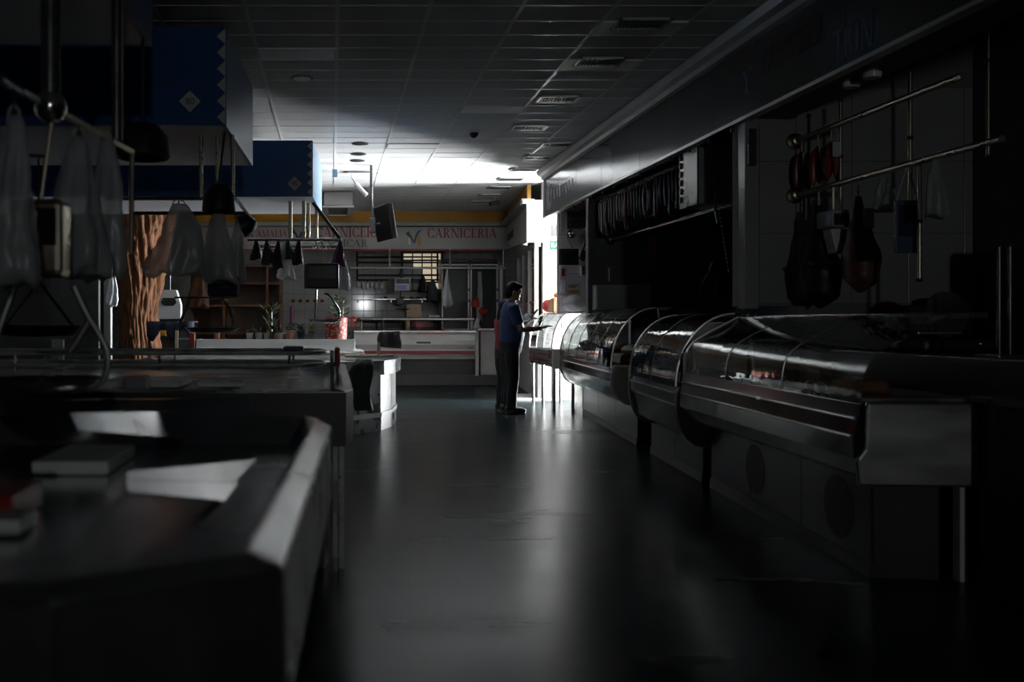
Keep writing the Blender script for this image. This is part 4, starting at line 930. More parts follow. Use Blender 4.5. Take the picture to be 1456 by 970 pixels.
# hanging frames of the kiosks
def frame(lb, y, ztop, zr, posts, x0, x1, r=.016, m='brass', y2=None):
    o = thing('kiosk_rail', lb, 'frame', (x0, y, zr), 'kiosk hanging frames')
    MB().tube([(x0, y, zr), (x1, y, zr)], r, 10).build('rail', 'chrome' if m == 'brass' else m, o, smooth=True)
    if y2: MB().tube([(x0, y2, zr), (x1, y2, zr)], r, 10).build('rail', 'darksteel', o, smooth=True); MB().tube([(x1, y, zr), (x1, y2, zr)], r, 10).build('rail', 'chrome', o, smooth=True)
    for p in posts: MB().tube([(p[0], p[1], ztop), (p[0], p[1], zr)], r, 10).build('post', m, o, smooth=True)
    return o
y = 6.6
frame('thin steel tube rail with grey bag bunches under the dark blue canopy', y, 2.5, pz(282, y), [(px(286, y), y), (px(308, y), y+.05), (px(331, y), y)], px(150, y), px(335, y), .014, 'brass', 7.5)
y = 10.2
fr3 = frame('steel tube rail with a diagonal brace and herb bunches', y, 2.5, pz(341, y), [(px(413, y), y), (px(432, y), y), (px(438, y), y+.2), (px(449, y), y+.4)], px(352, y), px(485, y), .02, 'brass', 11.1)
MB().tube([P(445, 288, y), P(484, 340, y)], .02, 8).build('brace', 'darksteel', fr3, smooth=True)
fr1 = thing('kiosk_rail', 'steel tube rail with a round hub under the plain grey canopy', 'frame', (-.86, 2.9, 1.85), 'kiosk hanging frames')
A, B, Cc = P(-60, 78, 2.3), P(72, 152, 2.9), P(188, 215, 3.62)
MB().tube([A, B], .013, 10).build('rail', 'darksteel', fr1, smooth=True); MB().tube([B, Cc], .012, 10).build('rail', 'brass', fr1, smooth=True)
MB().ell(B, .05, .05, .05, 20, 12).build('hub', 'chrome', fr1, smooth=True)
MB().tube([B, (B.x, B.y, 2.5)], .03, 12).build('post', 'darksteel', fr1, smooth=True)
q = P(166, 200, 3.45); MB().tube([q, (q.x, q.y, 2.5)], .019, 12).build('post', 'darksteel', fr1, smooth=True)
MB().tube([(q.x+.022, q.y-.01, q.z), (q.x+.022, q.y-.01, 2.5)], .005, 8).build('post', 'brass', fr1, smooth=True)
MB().tube([Cc, P(186, 360, 3.62)], .01, 8).build('drop_rod', 'brass', fr1, smooth=True)
MB().tube([P(0, 220, 3.3), P(70, 222, 3.3)], .006, 6).build('cross_wire', 'darksteel', fr1)

# hanging scales: head, bail of bent tube and a round pan
def hscale(lb, c, hw, hh, hd, top, bail, pan_c, pan_r, mhead='black', mbail='chrome', s=1, group='hanging pan scales'):
    o = thing('hanging_scale', lb, 'scale', pan_c, group)
    MB().box(c.x-hw, c.x+hw, c.y-hd, c.y+hd, c.z-hh, c.z+hh).build('head', mhead, o, bev=.02*s)
    MB().box(c.x-hw*.8, c.x+hw*.8, c.y-hd-.004, c.y-hd, c.z-hh*.2, c.z+hh*.75).build('display', 'blackgloss', o)
    MB().tube([(c.x, c.y, c.z+hh), top], .007*s, 8).build('hanger', 'brass', o, smooth=True)
    for pts in bail: MB().tube(pts, .011*s, 8).build('bail', mbail, o, smooth=True)
    MB().lathe([(.01, -.03*s), (pan_r*.8, -.025*s), (pan_r, .0), (pan_r*1.03, .012*s), (pan_r*.97, .012*s), (pan_r*.78, -.012*s), (.01, -.016*s)], pan_c, 28).build('pan', 'darksteel', o, smooth=True)
    return o
def bez(pts, n=14):
    out = []; k = len(pts)
    for i in range(k-1):
        p0, p1, p2, p3 = pts[max(i-1, 0)], pts[i], pts[i+1], pts[min(i+2, k-1)]
        for t in range(n):
            t /= n
            out.append(.5*((2*p1)+(p2-p0)*t+(2*p0-5*p1+4*p2-p3)*t*t+(3*p1-p0-3*p2+p3)*t**3))
    return out+[pts[-1]]
y = 10.1
hscale('black hanging scale with chrome bail and pan above the planter basket', P(458, 393, y), .18, .135, .1, P(458, 342, y),
       [bez([P(461, 418, y), P(467, 419.5, y), P(474, 428, y), P(482, 441, y), P(482, 452, y), P(475, 458, y), P(462, 458.5, y)], 6), [P(450, 412, y), P(448, 455, y)]], P(462, 456, y)+Vector((0, .1, 0)), .17)
MB().box(px(433, y), px(438, y), y-.12, y-.1, pz(411, y), pz(376, y)).build('fringe_note', 'greywall', None, label='narrow grey card on the side of the black scale', cat='card', bev=.002)
y = 7.0
hscale('dark hanging scale with bright bail under the canopy numbered 80', P(318, 407, y), .11, .075, .1, P(318, 283, y),
       [bez([P(318, 424, y), P(320, 431, y), P(327, 440, y), P(331, 455, y), P(330, 462, y)], 6), [P(270, 424, y), P(255, 462, y)]], P(300, 468, y)+Vector((0, .1, 0)), .2, 'navy')
MB().box(px(252, y), px(340, y), y-.125, y-.1, pz(425, y), pz(422.5, y)).build('steel_strip', 'chrome', None, label='thin bright steel strip along the base of the dark scale', cat='strip', bev=.002)
y = 2.9
o = hscale('pale steel hanging scale with a wide bail under the plain grey canopy', P(58, 340, y), .08, .118, .06, P(74, 170, y),
       [bez([P(105, 408, y), P(122, 445, y), P(140, 475, y), P(152, 500, y), P(151, 528, y), P(138, 548, y), P(100, 556, y)], 6), bez([P(126, 455, y), P(112, 480, y), P(98, 500, y)], 4), [P(20, 408, y), P(-20, 520, y)]], P(55, 545, y)+Vector((0, .05, 0)), .19, 'brass', 'steelbrush')
MB().box(px(45, y), px(70, y), y-.075, y-.06, pz(388, y), pz(320, y)).build('slot', 'black', o, bev=.006)
for (x, yy) in ((80, 525), (86, 524), (68, 534), (74, 533)): MB().ell(P(x, yy, y-.05), .008, .008, .008, 10, 6).build('rivet', 'chrome', o, smooth=True)
y = 4.2
o = thing('dark_pan', 'black shallow pan hanging behind the steel scale', 'pan', P(55, 478, y))
MB().lathe([(.02, -.04), (.15, -.035), (.19, 0), (.195, .01), (.18, .01), (.14, -.02)], P(55, 466, y), 28).build('dish', 'black', o, smooth=True)
for x in (5, 105): MB().tube([P(x, 466, y), P(55, 400, y)], .006, 6).build('wire', 'black', o)
MB().tube([P(55, 400, y), P(55, 225, y)], .006, 6).build('hanger', 'darksteel', o)

# plastic bags in bunches
def bags(lst):
    for i, (x, y0, Yb, h, w, d, seed, lb, m, hook) in enumerate(lst):
        p = P(x, y0, Yb)
        o = thing('plastic_bag', lb, 'bag', (p.x, p.y, p.z-h), 'bunches of plastic bags on the kiosk rails')
        b = drape('bag_body', m, p, h, w, d, seed, o, pinch=.22, bottom=.85)
        for s in (-1, 1): MB().tube([p+Vector((s*w*.12, 0, -.03)), p+Vector((s*w*.09, 0, .015)), p+Vector((s*w*.02, 0, .03))], .005, 6).build('handle', m, b)
        MB().tube([p+Vector((0, 0, -.02)), p+Vector((0, 0, .02)), Vector(hook)], .005, 6).build('hook', 'darksteel', o, smooth=True)
def on(a, b, x):                              # the point of the rail a-b that the ray at pixel column x meets
    k = (x-VX)/F; t = (k*a.y-a.x)/((b.x-a.x)-k*(b.y-a.y))
    return a+(b-a)*t
Z2, Z3 = pz(282, 6.6), pz(341, 10.2)
h1, h2, h3 = on(A, B, 20), on(B, Cc, 112), on(B, Cc, 150)
bags([(20, 165, h1.y, .46, .15, .11, 61, 'narrow tall clear bag bunch on the far side of the round hub', 'bag', h1),
      (112, 195, h2.y, .44, .2, .13, 62, 'wide clear bag bunch beside the steel scale', 'bag', h2),
      (150, 198, h3.y, .48, .17, .12, 63, 'long clear bag bunch at the end of the hub rail', 'bag', h3),
      (254, 290, 6.6, .49, .42, .2, 64, 'wide grey bag bunch hanging from the thin steel rail', 'bag', (px(254, 6.6), 6.6, Z2)),
      (312, 300, 6.6, .49, .24, .16, 65, 'slim grey bag bunch beneath the black lamp', 'bag', (px(312, 6.6), 6.6, Z2)),
      (336, 318, 7.5, .45, .15, .12, 66, 'thin dark bag bunch at the end of the thin steel rail', 'bag', (px(335, 7.5), 7.5, Z2)),
      (489, 372, 10.3, .3, .15, .12, 68, 'crumpled clear bag hanging beside the black scale', 'bagwhite', (px(485, 10.2), 10.3, Z3))])
drape('net_bag', 'purple', P(483, 343, 10.3), .27, .15, .1, 69, pinch=.12, label='red and purple net bag hanging beside the black scale', cat='bag')
for i, x in enumerate((364, 380, 396, 410, 424)):
    p = P(x, 343, 10.2)
    o = thing('herb_bunch', 'dark bunch of dried herbs hanging from the braced rail', 'herbs', (p.x, p.y, p.z-.22), 'dried herb bunches')
    drape('bunch', 'leaf' if i % 2 else 'black', p, .2+.05*(i % 3), .12, .1, 70+i, o, pinch=.2, folds=7)
    MB().tube([p+Vector((0, 0, -.01)), p+Vector((0, 0, .02))], .006, 6).build('string', 'cream', o)
for i, x in enumerate((447, 456, 466)):
    p = P(x, 342, 10.2)
    MB().tube([p, p+Vector((.02, 0, -.03)), p+Vector((.02, 0, -.07)), p+Vector((-.01, 0, -.09)), p+Vector((-.02, 0, -.06))], .006, 6).build('steel_hook', 'chrome', None, smooth=True, label='bent steel hook on the bright end of the braced rail', cat='hook', group='hooks on the braced rail')
drape('white_rag', 'bagclear', P(405, 342, 10.2), .4, .17, .1, 79, pinch=.1, label='pale plastic rag hanging among the herb bunches', cat='rag')
# black lamps and hats
def bell(lb, c, r, h, post, tilt=0):
    o = thing('pendant_lamp', lb, 'lamp', (c.x, c.y, c.z-h/2), 'black kiosk lamps')
    M = Matrix.Rotation(tilt, 3, 'Y')
    MB().lathe([(r*.2, h*.5), (r*.6, h*.42), (r*.92, h*.1), (r, -h*.45), (r*.93, -h*.5), (r*.85, -h*.4), (r*.5, h*.3)], c, 26, M).build('shade', 'black', o, smooth=True)
    MB().tube([c+M @ Vector((0, 0, h*.45)), post], .008, 8).build('stem', 'black', o)
    MB().ell(c+M @ Vector((0, 0, -h*.1)), r*.25, r*.25, r*.3).build('bulb', 'diffuser', o, smooth=True)
bell('black bell lamp hanging in front of sign 80', P(203, 200, 4.35), .125, .165, (px(203, 4.35), 4.35, 2.51))
bell('black round lamp on the frame under canopy 80', P(311, 281, 6.5), .115, .2, P(320, 185, 6.5))
bell('black tilted lamp with steel tube beyond frame 80', P(352, 318, 8.2), .1, .15, (px(335, 6.6), 7.5, pz(282, 6.6)), R(60))

# ---------------------------------------------------------------- left counters
def counter(lb, outer, z, rim, depth_in, apron, m='steel', body='darkwall', legs=True, inset=.12, zbot=0, fm='steel'):
    # outer: plan outline (ccw); rim: width of flat rim; the pan inside lies depth_in lower
    o = thing('steel_counter', lb, 'counter', (sum(p[0] for p in outer)/len(outer), sum(p[1] for p in outer)/len(outer), 0), 'stainless kiosk counters')
    n = len(outer)
    def off(dd):
        out = []
        for i in range(n):
            a, b, c = Vector(outer[i-1]), Vector(outer[i]), Vector(outer[(i+1) % n])
            d1 = (b-a).normalized(); d2 = (c-b).normalized(); n1 = Vector((-d1.y, d1.x)); n2 = Vector((-d2.y, d2.x)); m_ = (n1+n2).normalized(); k = dd/max(.3, m_.dot(n1))
            out.append(b+m_*k)
        return out
    O, I, Q = off(0), off(rim), off(rim+depth_in*.8)
    # each edge gets its own rim plank and inner slope
    for i in range(n):
        j = (i+1) % n
        a, b, c, d = O[i], O[j], I[j], I[i]
        MB().loft([[(a.x, a.y, z-.02), (b.x, b.y, z-.02), (b.x, b.y, z), (a.x, a.y, z)][0:4], [(d.x, d.y, z-.004), (c.x, c.y, z-.004), (c.x, c.y, z+.012), (d.x, d.y, z+.012)]]).build('rim', m, o, bev=.003)
        e, f_ = Q[j], Q[i]
        MB().sheet([[(d.x, d.y, z+.01), (c.x, c.y, z+.01)], [(f_.x, f_.y, z-depth_in), (e.x, e.y, z-depth_in)]]).build('inner_slope', m, o, solid=.003)
        MB().add([(a.x, a.y, z-.005), (b.x, b.y, z-.005), (b.x, b.y, z-apron), (a.x, a.y, z-apron)], [(0, 1, 2, 3)]).build('apron_panel', 'darksteel' if apron < .25 else body, o, solid=.006)
    MB().prism([(p.x, p.y) for p in Q], lambda u, v, w: (u, v, w), z-depth_in-.01, z-depth_in).build('pan_floor', fm, o)
    B_ = off(inset)
    MB().prism([(p.x, p.y) for p in B_], lambda u, v, w: (u, v, w), zbot, z-apron+.02).build('base', body, o)
    return o
z1 = .9
c1 = counter('large stainless counter with a sloped bright rim and a white cutting board', [(-2.8, 1.0), (-.3, 1.02), (-.062, 1.17), (-.006, 2.74), (-.05, 2.96), (-2.8, 2.96)], z1, .045, .07, .2)
MB().prism([(-2.6, .0), (-.25, .0), (-.25, .055), (-2.6, .055)], lambda u, v, w: (u, 2.99+w+v*.5, .9+v), 0, .02).build('upstand', 'steel', c1, bev=.004)
def tilted(name, p0, nrm, pix, parent):        # a flat steel sheet through p0 with normal nrm, corners where pixel rays meet it
    nrm = Vector(nrm).normalized(); p0 = Vector(p0); cam_p = Vector((0, 0, H)); pts = []
    for x, y in pix:
        d = Vector(((x-VX)/F, 1, -(y-VY)/F)); pts.append(cam_p+d*((p0-cam_p).dot(nrm)/d.dot(nrm)))
    MB().add(pts, [tuple(range(len(pts)))]).build(name, 'steel', parent, solid=.004)
def facing_light(p, t): p, t = Vector(p), Vector(t); return (t-p).normalized()-(p-Vector((0, 0, H))).normalized()
for nm, pc, tgt, pix in (('step_glint_plate', P(310, 668, 2.2), (1.6, 13.8, 3.35), [(180, 672), (407, 650), (385, 687), (180, 683)]),
                         ('basin_glint_plate', P(320, 698, 2.05), (1.5, 14.2, 3.35), [(180, 684), (384, 688), (368, 718), (180, 700)]),
                         ('back_glint_plate', P(230, 600, 2.85), (.8, 13.6, 3.35), [(100, 588), (302, 585), (302, 628), (110, 612)])):
    tilted(nm, pc, facing_light(pc, tgt), pix, c1)  # sheets added and tilted to mirror the lit ceiling, cut like its reflection
box('cutting_board', 'board', px(48, 2.3), px(156, 2.3), 2.28, 2.6, .832, .865, bev=.006, label='thick white cutting board lying in the large counter', cat='cutting board')
box('red_tray', 'red', px(-60, 1.75), px(26, 1.75), 1.72, 1.9, .832, .885, bev=.006, label='red plastic tray at the edge of the large counter', cat='tray')
box('white_tray', 'board', px(-60, 1.65), px(36, 1.65), 1.62, 1.72, .832, .862, bev=.006, label='small white tray in front of the red tray', cat='tray')
c2 = counter('second stainless counter under the canopy numbered 80', [(-3.4, 4.5), (.06, 4.5), (.1, 4.75), (.1, 7.4), (-.3, 8.0), (-3.4, 8.0)], .87, .05, .06, .26, body='black')
for x, yy in ((px(477, 4.55), 4.56), (px(486, 4.6), 4.62)): MB().box(x-.012, x+.012, yy, yy+.024, 0, .62).build('leg', 'darksteel', c2)
MB().tube([(px(472, 4.7), 4.7, .87), (px(472, 4.7), 4.7, 1.06)], .011, 10).build('corner_post', 'chrome', c2, smooth=True)
MB().tube([(px(479.5, 4.9), 4.9, .97), (px(479.5, 4.9), 4.9, 1.06)], .015, 12).build('red_handle', 'darkred', c2, smooth=True)
MB().ell((px(479.5, 4.9), 4.9, 1.06), .015, .015, .012).build('handle_tip', 'darkred', c2, smooth=True)
MB().tube([(px(479.5, 4.9), 4.9, .87), (px(479.5, 4.9), 4.9, .97)], .006, 8).build('handle_stem', 'chrome', c2)
gr = thing('guard_rail', 'double steel guard rail with rounded end on the second counter', 'rail', (-1.5, 7.4, .88))
for zz in (.9, .985):
    r_ = []
    for k in range(9): a = math.pi/2-math.pi*k/8; r_.append(Vector((-.22+.16*math.cos(a), 6.9+.32*math.sin(a), zz)))
    MB().tube([Vector((-3.2, 7.22, zz))]+r_+[Vector((-3.2, 6.58, zz))], .016, 8).build('tube', 'steelmatte', gr, smooth=True)
for x in (-.3, -1.2, -2.2): 
    for yy in (6.58, 7.22): MB().tube([(x, yy, .86), (x, yy, .985)], .01, 8).build('support', 'steel', gr, smooth=True)
box('white_board', 'board', px(150, 5.6), px(258, 5.6), 5.5, 6.0, .82, .86, bev=.006, label='long white board lying in the second counter', cat='board')
box('small_board', 'board', px(282, 5.6), px(345, 5.6), 5.55, 5.75, .82, .845, bev=.004, label='small white board beside the long white board', cat='board')
box('black_tray', 'black', px(403, 6.6), px(430, 6.6), 6.55, 6.85, 1.002, 1.03, bev=.006, label='flat black box lying on the guard rail', cat='box')
box('scale_plate', 'panel', px(135, 4.2), px(170, 4.2), 4.75, 4.9, .81, .93, bev=.004, label='dull grey box standing in the second counter', cat='box')
# third counter: rounded stainless drum
def drum():
    arcp = [(-.12, 9.98), (.13, 10.04), (.53, 10.5), (.667, 10.88), (.77, 11.6), (.78, 12.25)]
    def push(p, d): v = Vector((p[0]+.3, p[1]-11.6)); v.normalize(); return (p[0]+v.x*d, p[1]+v.y*d)
    pts = [(-2.2, 9.9)]+[push(p, .06) for p in arcp]+[(-2.2, 12.3)]
    c3 = counter('rounded stainless kiosk counter with a wide bright rim and grey cloth', pts, .78, .05, .02, .16, m='steel', body='darksteel', inset=.1)
    f4_ = lambda a, b, z0, z1, o0, o1: (lambda u, v, w: (a[0]+(b[0]-a[0])*u+w*(b[1]-a[1]), a[1]+(b[1]-a[1])*u-w*(b[0]-a[0]), z0+(z1-z0)*v))
    for i in range(len(arcp)-1):
        a, b = arcp[i], arcp[i+1]; L_ = math.hypot(b[0]-a[0], b[1]-a[1])
        MB().prism([(.01, 0), (.99, 0), (.99, 1), (.01, 1)], f4_(a, b, .2, .64, 0, 0), -.05/L_, .0).build('side_panel', ('panel', 'darksteel', 'dullsteel', 'dullsteel', 'panel')[i], c3)
        MB().prism([(0, 0), (1, 0), (1, 1), (0, 1)], f4_(a, b, .15, .2, 0, 0), -.05/L_, .015/L_).build('skirt_band', 'dullsteel', c3)
        MB().prism([(0, 0), (1, 0), (1, 1), (0, 1)], f4_(a, b, 0, .15, 0, 0), -.05/L_, .005/L_).build('kick_panel', ('panel', 'darksteel', 'dullsteel', 'darksteel', 'darksteel')[i], c3)
    return c3
drum()
# grey cloth hung over the drum corner
yb = 9.9
cl = MB()
rows = []
outl = [(520, 512, 531), (533, 508, 530), (550, 488, 528), (562, 486, 527), (575, 502, 528), (585, 507, 529)]
for i, (yy, xl, xr_) in enumerate([(512, 508, 530), (522, 500, 531), (535, 494, 530), (548, 487, 527), (558, 488, 525), (566, 500, 527), (576, 503, 529), (584, 506, 531)]):
    rows.append([(px(xl+(xr_-xl)*j/8, 9.86), 9.86+.03*math.sin(j*1.9+i*.8)+(.12 if i == 0 else 0), pz(yy, 9.86)) for j in range(9)])
cl.sheet(rows).build('draped_cloth', 'cloth', None, smooth='all', solid=.012, label='dark grey cloth draped over the edge of the rounded counter', cat='cloth')
box('white_tray', 'whitegloss', px(410, 11.6), px(511, 11.6), 11.3, 11.9, .8, .83, bev=.006, label='wide white tray lying on the rounded counter', cat='tray')
box('wooden_board', 'woodboard', px(490, 11.0), px(559, 11.0), 10.95, 11.2, .79, .815, bev=.004, label='pale wooden board lying on the rounded counter', cat='board')
o = thing('bag_holder', 'grey paper bag over a short white holder on the rounded counter', 'bag', P(540, 508, 11.05))
MB().box(px(536, 11.05), px(540.5, 11.05), 11.03, 11.07, .8, pz(487, 11.05)).build('holder', 'caseplate', o)
mb = MB()
rows = []
for (yy, xl, xr_) in ((472, 541, 568), (477, 538, 567), (484, 537, 569), (490, 538, 570), (494, 540, 571)): rows.append([(px(xl+(xr_-xl)*j/6, 11.05), 11.05+.04*math.sin(j*1.3+yy)*(1 if j % 2 else -1), pz(yy+(j-3)*.5*(1 if yy > 480 else -.4), 11.05)) for j in range(7)])
mb.sheet(rows).build('paper_bag', 'greypaper', o, smooth='all', solid=.03)
hpipe('bag_wire', 'thin wire standing up from the paper bag', [P(544, 473, 11.05), P(544, 440, 11.05)], .004, 'grout', 'wire', False)

# ---------------------------------------------------------------- planter table with pots
yp = 13.2
o = thing('planter_table', 'white table carrying the long white planter trough', 'table', (-.8, 13.5, 0))
MB().box(px(277, yp), px(517, yp), 13.05, 14.1, .76, .8).build('top', 'whitegloss', o, bev=.006)
for x in (px(280, yp), px(505, yp)):
    for yy in (13.1, 14.0): MB().box(x-.03, x+.03, yy-.03, yy+.03, 0, .76).build('leg', 'white', o)
MB().box(px(285, yp), px(500, yp), 13.15, 13.18, .1, .76).build('front_panel', 'white', o)
o = thing('planter_trough', 'long white planter trough full of potted plants', 'planter', (-.8, 13.4, .8))
xa, xb, za, zb = px(279, yp), px(505, yp), .8, pz(482.5, yp)
MB().box(xa, xb, 13.2, 13.225, za, zb).build('front_wall', 'whitegloss', o, bev=.004); MB().box(xa, xb, 13.66, 13.68, za, zb-.02).build('back_wall', 'white', o)
MB().box(xa, xa+.025, 13.225, 13.66, za, zb).build('end_wall', 'white', o); MB().box(xb-.025, xb, 13.225, 13.66, za, zb).build('end_wall', 'white', o)
MB().box(xa+.025, xb-.025, 13.225, 13.66, za, za+.06).build('soil', 'soil', o)
def leaves(mb, c, n, h, spread, seed, w=.03, l=.1):
    rn = random.Random(seed)
    for _ in range(n):
        a = rn.uniform(0, 6.28); t = rn.random(); rr = spread*rn.random()**.6
        p = Vector((c[0]+rr*math.cos(a), c[1]+rr*math.sin(a), c[2]+h*t)); d = Vector((math.cos(a), math.sin(a), rn.uniform(-.2, 1))).normalized()
        s = d.cross(Vector((0, 0, 1))).normalized()*w*rn.uniform(.6, 1.2); L_ = l*rn.uniform(.6, 1.3)
        mb.add([p, p+d*L_*.5+s, p+d*L_, p+d*L_*.5-s], [(0, 1, 2, 3)])
    return mb
pots = [(309, 469, 482, 4.5, 'terracotta', 0, 'tall slim terracotta pot at the planter end away from the basket'), (355, 473, 484, 5, 'white', 0, 'white pot with short leaves farthest from the red basket'), (368, 473, 482.5, 5, 'white', 1, 'white pot with spiky leaves in the planter'),
        (379, 473, 482.5, 4.5, 'white', 1, 'white pot with upright leaves next to a terracotta one'), (389, 473, 482, 4, 'terracotta', 0, 'small terracotta pot between white pots'), (397.5, 473, 482.5, 5, 'white', 1, 'white pot beside the patterned pink pot'),
        (413.5, 470, 482.5, 7, 'pinkpot', 2, 'pink speckled pot with bushy dark foliage'), (428, 472, 482.5, 5.5, 'navy', 2, 'dark pot with bushy foliage near the basket'), (443, 471, 482.5, 4.5, 'clearglass', 3, 'glass pot with yellow foliage beside the red basket')]
for i, (x, y0, y1, r, m, fol, lb) in enumerate(pots):
    yy = 13.4; rr = r/F*yy; ztop = pz(y0, yy); zbo = .86
    o = thing('flower_pot', lb, 'flower pot', (px(x, yy), yy, zbo), 'pots in the white planter')
    MB().lathe([(rr*.72, zbo), (rr*.98, ztop-.015), (rr*1.05, ztop-.012), (rr*1.05, ztop), (rr*.92, ztop), (rr*.9, ztop-.03)], (px(x, yy), yy, 0), 18).build('pot', m, o, smooth=True); pt = o.children[0]
    MB().lathe([(.01, ztop-.025), (rr*.9, ztop-.025)], (px(x, yy), yy, 0), 14, cap=False).build('soil', 'soil', pt)
    if fol or i in (1, 4): 
        mb = MB(); leaves(mb, (px(x, yy), yy, ztop-.02), 60 if fol != 1 else 26, .05 if fol == 1 else .12, rr*.8, i, .01 if fol == 1 else .02, .1 if fol == 1 else .05)
        mb.build('foliage', 'leafy' if fol == 3 else 'leaf', o, fix=False)
yy = 13.45
o = thing('flower_basket', 'red and pink patterned basket of flowers at the planter end', 'basket', (px(478, yy), yy, .86))
MB().lathe([(.145, .86), (.16, pz(455, yy)), (.165, pz(452, yy)), (.15, pz(452, yy)), (.14, .9)], (px(478, yy), yy, 0), 24).build('wrap', 'patterned', o, smooth=True)
mb = MB(); leaves(mb, (px(481, yy), yy, pz(452, yy)), 140, .3, .12, 99, .025, .08); mb.build('foliage', 'leaf', o, fix=False)
mb = MB(); leaves(mb, (px(502, yy), yy, pz(466, yy)), 60, .16, .07, 98, .025, .05); mb.build('flowers', 'flowerred', o, fix=False)
MB().tube([(px(486, yy), yy, .9), (px(488, yy), yy, pz(428, yy))], .008, 8).build('cane', 'tan', o)
mb = MB(); leaves(mb, (px(386, 13.55), 13.57, .87), 120, .55, .1, 97, .015, .13); tall = mb.build('tall_plant', 'leaf', None, fix=False, label='tall dark spiky plant behind the white pots', cat='plant')
MB().tube([(px(386, 13.55), 13.57, .86), (px(386, 13.55), 13.57, 1.35)], .012, 6).build('stem', 'leaf', tall)
# sprigs along the trough edge
mb = MB()
for k in range(40): leaves(mb, (xa+.06+k*(xb-xa-.5)/40, 13.24, zb-.015), 3, .015, .03, 200+k, .008, .03)
mb.build('ground_sprigs', 'leafy', None, fix=False, label='small yellow green sprigs along the trough rim', cat='plants', kind='stuff')

# ---------------------------------------------------------------- left background: trunk, post, shelving, furniture
yt = 15.2
mb = MB(); rings = []; n = 150; rows_ = 110
for i in range(rows_+1):
    t = i/rows_; z = t*3.3
    cx = px(196, yt)+.06*max(0, z-1.2)+.02*math.sin(z*2)+(.05 if z < .5 else 0); r0 = .34-.05*min(z, 1.2)+.12*max(0, z-1.3)
    ring = []
    for j in range(n):
        a = 2*math.pi*j/n; aw = a+z*.25
        q = Vector((math.cos(aw)*6.5, math.sin(aw)*6.5, z*2.2)); rid = 1-abs(mnoise.noise(q))*2.6
        q2 = Vector((math.cos(aw)*13, math.sin(aw)*13, z*5)); rid2 = 1-abs(mnoise.noise(q2))*2.2
        rr = r0*(1+.11*max(-1, rid)+.05*max(-1, rid2)+.05*math.sin(3*a+z))
        ring.append((cx+rr*math.cos(a), yt+rr*math.sin(a), z))
    rings.append(ring)
mb.loft(rings).build('tree_trunk', 'bark', None, smooth='all', label='thick brown tree trunk with deep ridged bark', cat='tree trunk')
ypw = 12.6
o = thing('white_post', 'tall white post beside the tree trunk', 'post', (px(153, ypw), ypw, 0)); MB().box(px(147.5, ypw), px(157.5, ypw), ypw, ypw+.1, .0, pz(378, ypw)).build('post', 'white', o, bev=.006); MB().box(px(147, ypw), px(158, ypw), ypw-.02, ypw+.12, 0, .03).build('foot', 'white', o)
drape('white_shirt', 'bagwhite', P(160, 392, 12.57), .4, .16, .1, 83, pinch=.4, bottom=.7, label='pale rag hanging on the white post', cat='rag')
struct('wall_divider', MB().box(px(70, 12.8), px(140, 12.8), 12.8, 12.9, 0, 2.4), 'greywall')
box('white_sign_plate', 'paper', px(69, 7.9), px(86, 7.9), 7.98, 8.02, .88, pz(483, 7.9), bev=.003, label='small grey white plate standing behind the second counter', cat='plate')
ys = 14.4
o = thing('paper_lantern', 'white open paper box lantern hanging beside the trunk', 'lantern', P(241, 453, ys))
a = P(241, 433, ys)
MB().prism([(-.17, -.22), (.17, -.22), (.17, .0), (.1, .22), (-.1, .22), (-.17, .0)], lambda u, v, w: (a.x+u, a.y+w, a.z+v), 0, .16).build('box', 'white', o, bev=.006)
MB().prism([(-.1, .05), (.08, .05), (.11, -.02), (.06, -.07), (-.08, -.07), (-.13, -.02)], lambda u, v, w: (a.x+u, a.y+w, a.z+v+.05), -.01, 0).build('opening', 'black', o)
MB().tube([(a.x, a.y+.08, a.z+.22), (a.x, a.y+.08, 2.48)], .004, 6).build('cord', 'paper', o)
o = thing('cloth_table', 'low table covered by a dark navy cloth beside the trunk', 'table', (px(240, 13.9), 14.1, 0))
MB().box(px(210, 13.9), px(275, 13.9), 13.9, 14.4, pz(457, 13.9)-.02, pz(457, 13.9)).build('table_top', 'navy', o, bev=.004)
rows = [[(px(209+67*j/16, 13.88), 13.88+.02*math.sin(j*1.7), pz(457, 13.88)-k*(.07+.03*math.sin(j*.9)) ) for j in range(17)] for k in range(4)]
MB().sheet(rows).build('cloth_drop', 'navy', o, smooth='all', solid=.006)
for x in (212, 272): MB().box(px(x, 14.1)-.02, px(x, 14.1)+.02, 14.1, 14.14, 0, pz(457, 13.9)).build('leg', 'wood', o)
box('yellow_card', 'yellow', px(228, 13.84), px(236, 13.84), 13.84, 13.86, pz(478, 13.84), pz(470, 13.84), bev=.002, label='small yellow card below the navy cloth', cat='card')
o = thing('wooden_chair', 'wooden slatted chair between the trunk and the planter', 'chair', (px(262, 13.5), 13.6, 0))
for x in (251, 275): MB().box(px(x, 13.5)-.02, px(x, 13.5)+.02, 13.5, 13.54, 0, pz(470, 13.5)).build('leg', 'woodboard', o)
for x in (251, 275): MB().box(px(x, 13.5)-.02, px(x, 13.5)+.02, 13.9, 13.94, 0, .45).build('leg', 'woodboard', o)
MB().box(px(251, 13.5), px(275, 13.5), 13.5, 13.94, .43, .46).build('seat', 'woodboard', o); MB().box(px(251, 13.5), px(275, 13.5), 13.51, 13.53, pz(483, 13.5), pz(481, 13.5)).build('back_slat', 'paper', o)
MB().box(px(270, 13.5), px(276, 13.5), 13.48, 13.5, pz(494, 13.5), pz(474, 13.5)).build('red_tie', 'darkred', o)
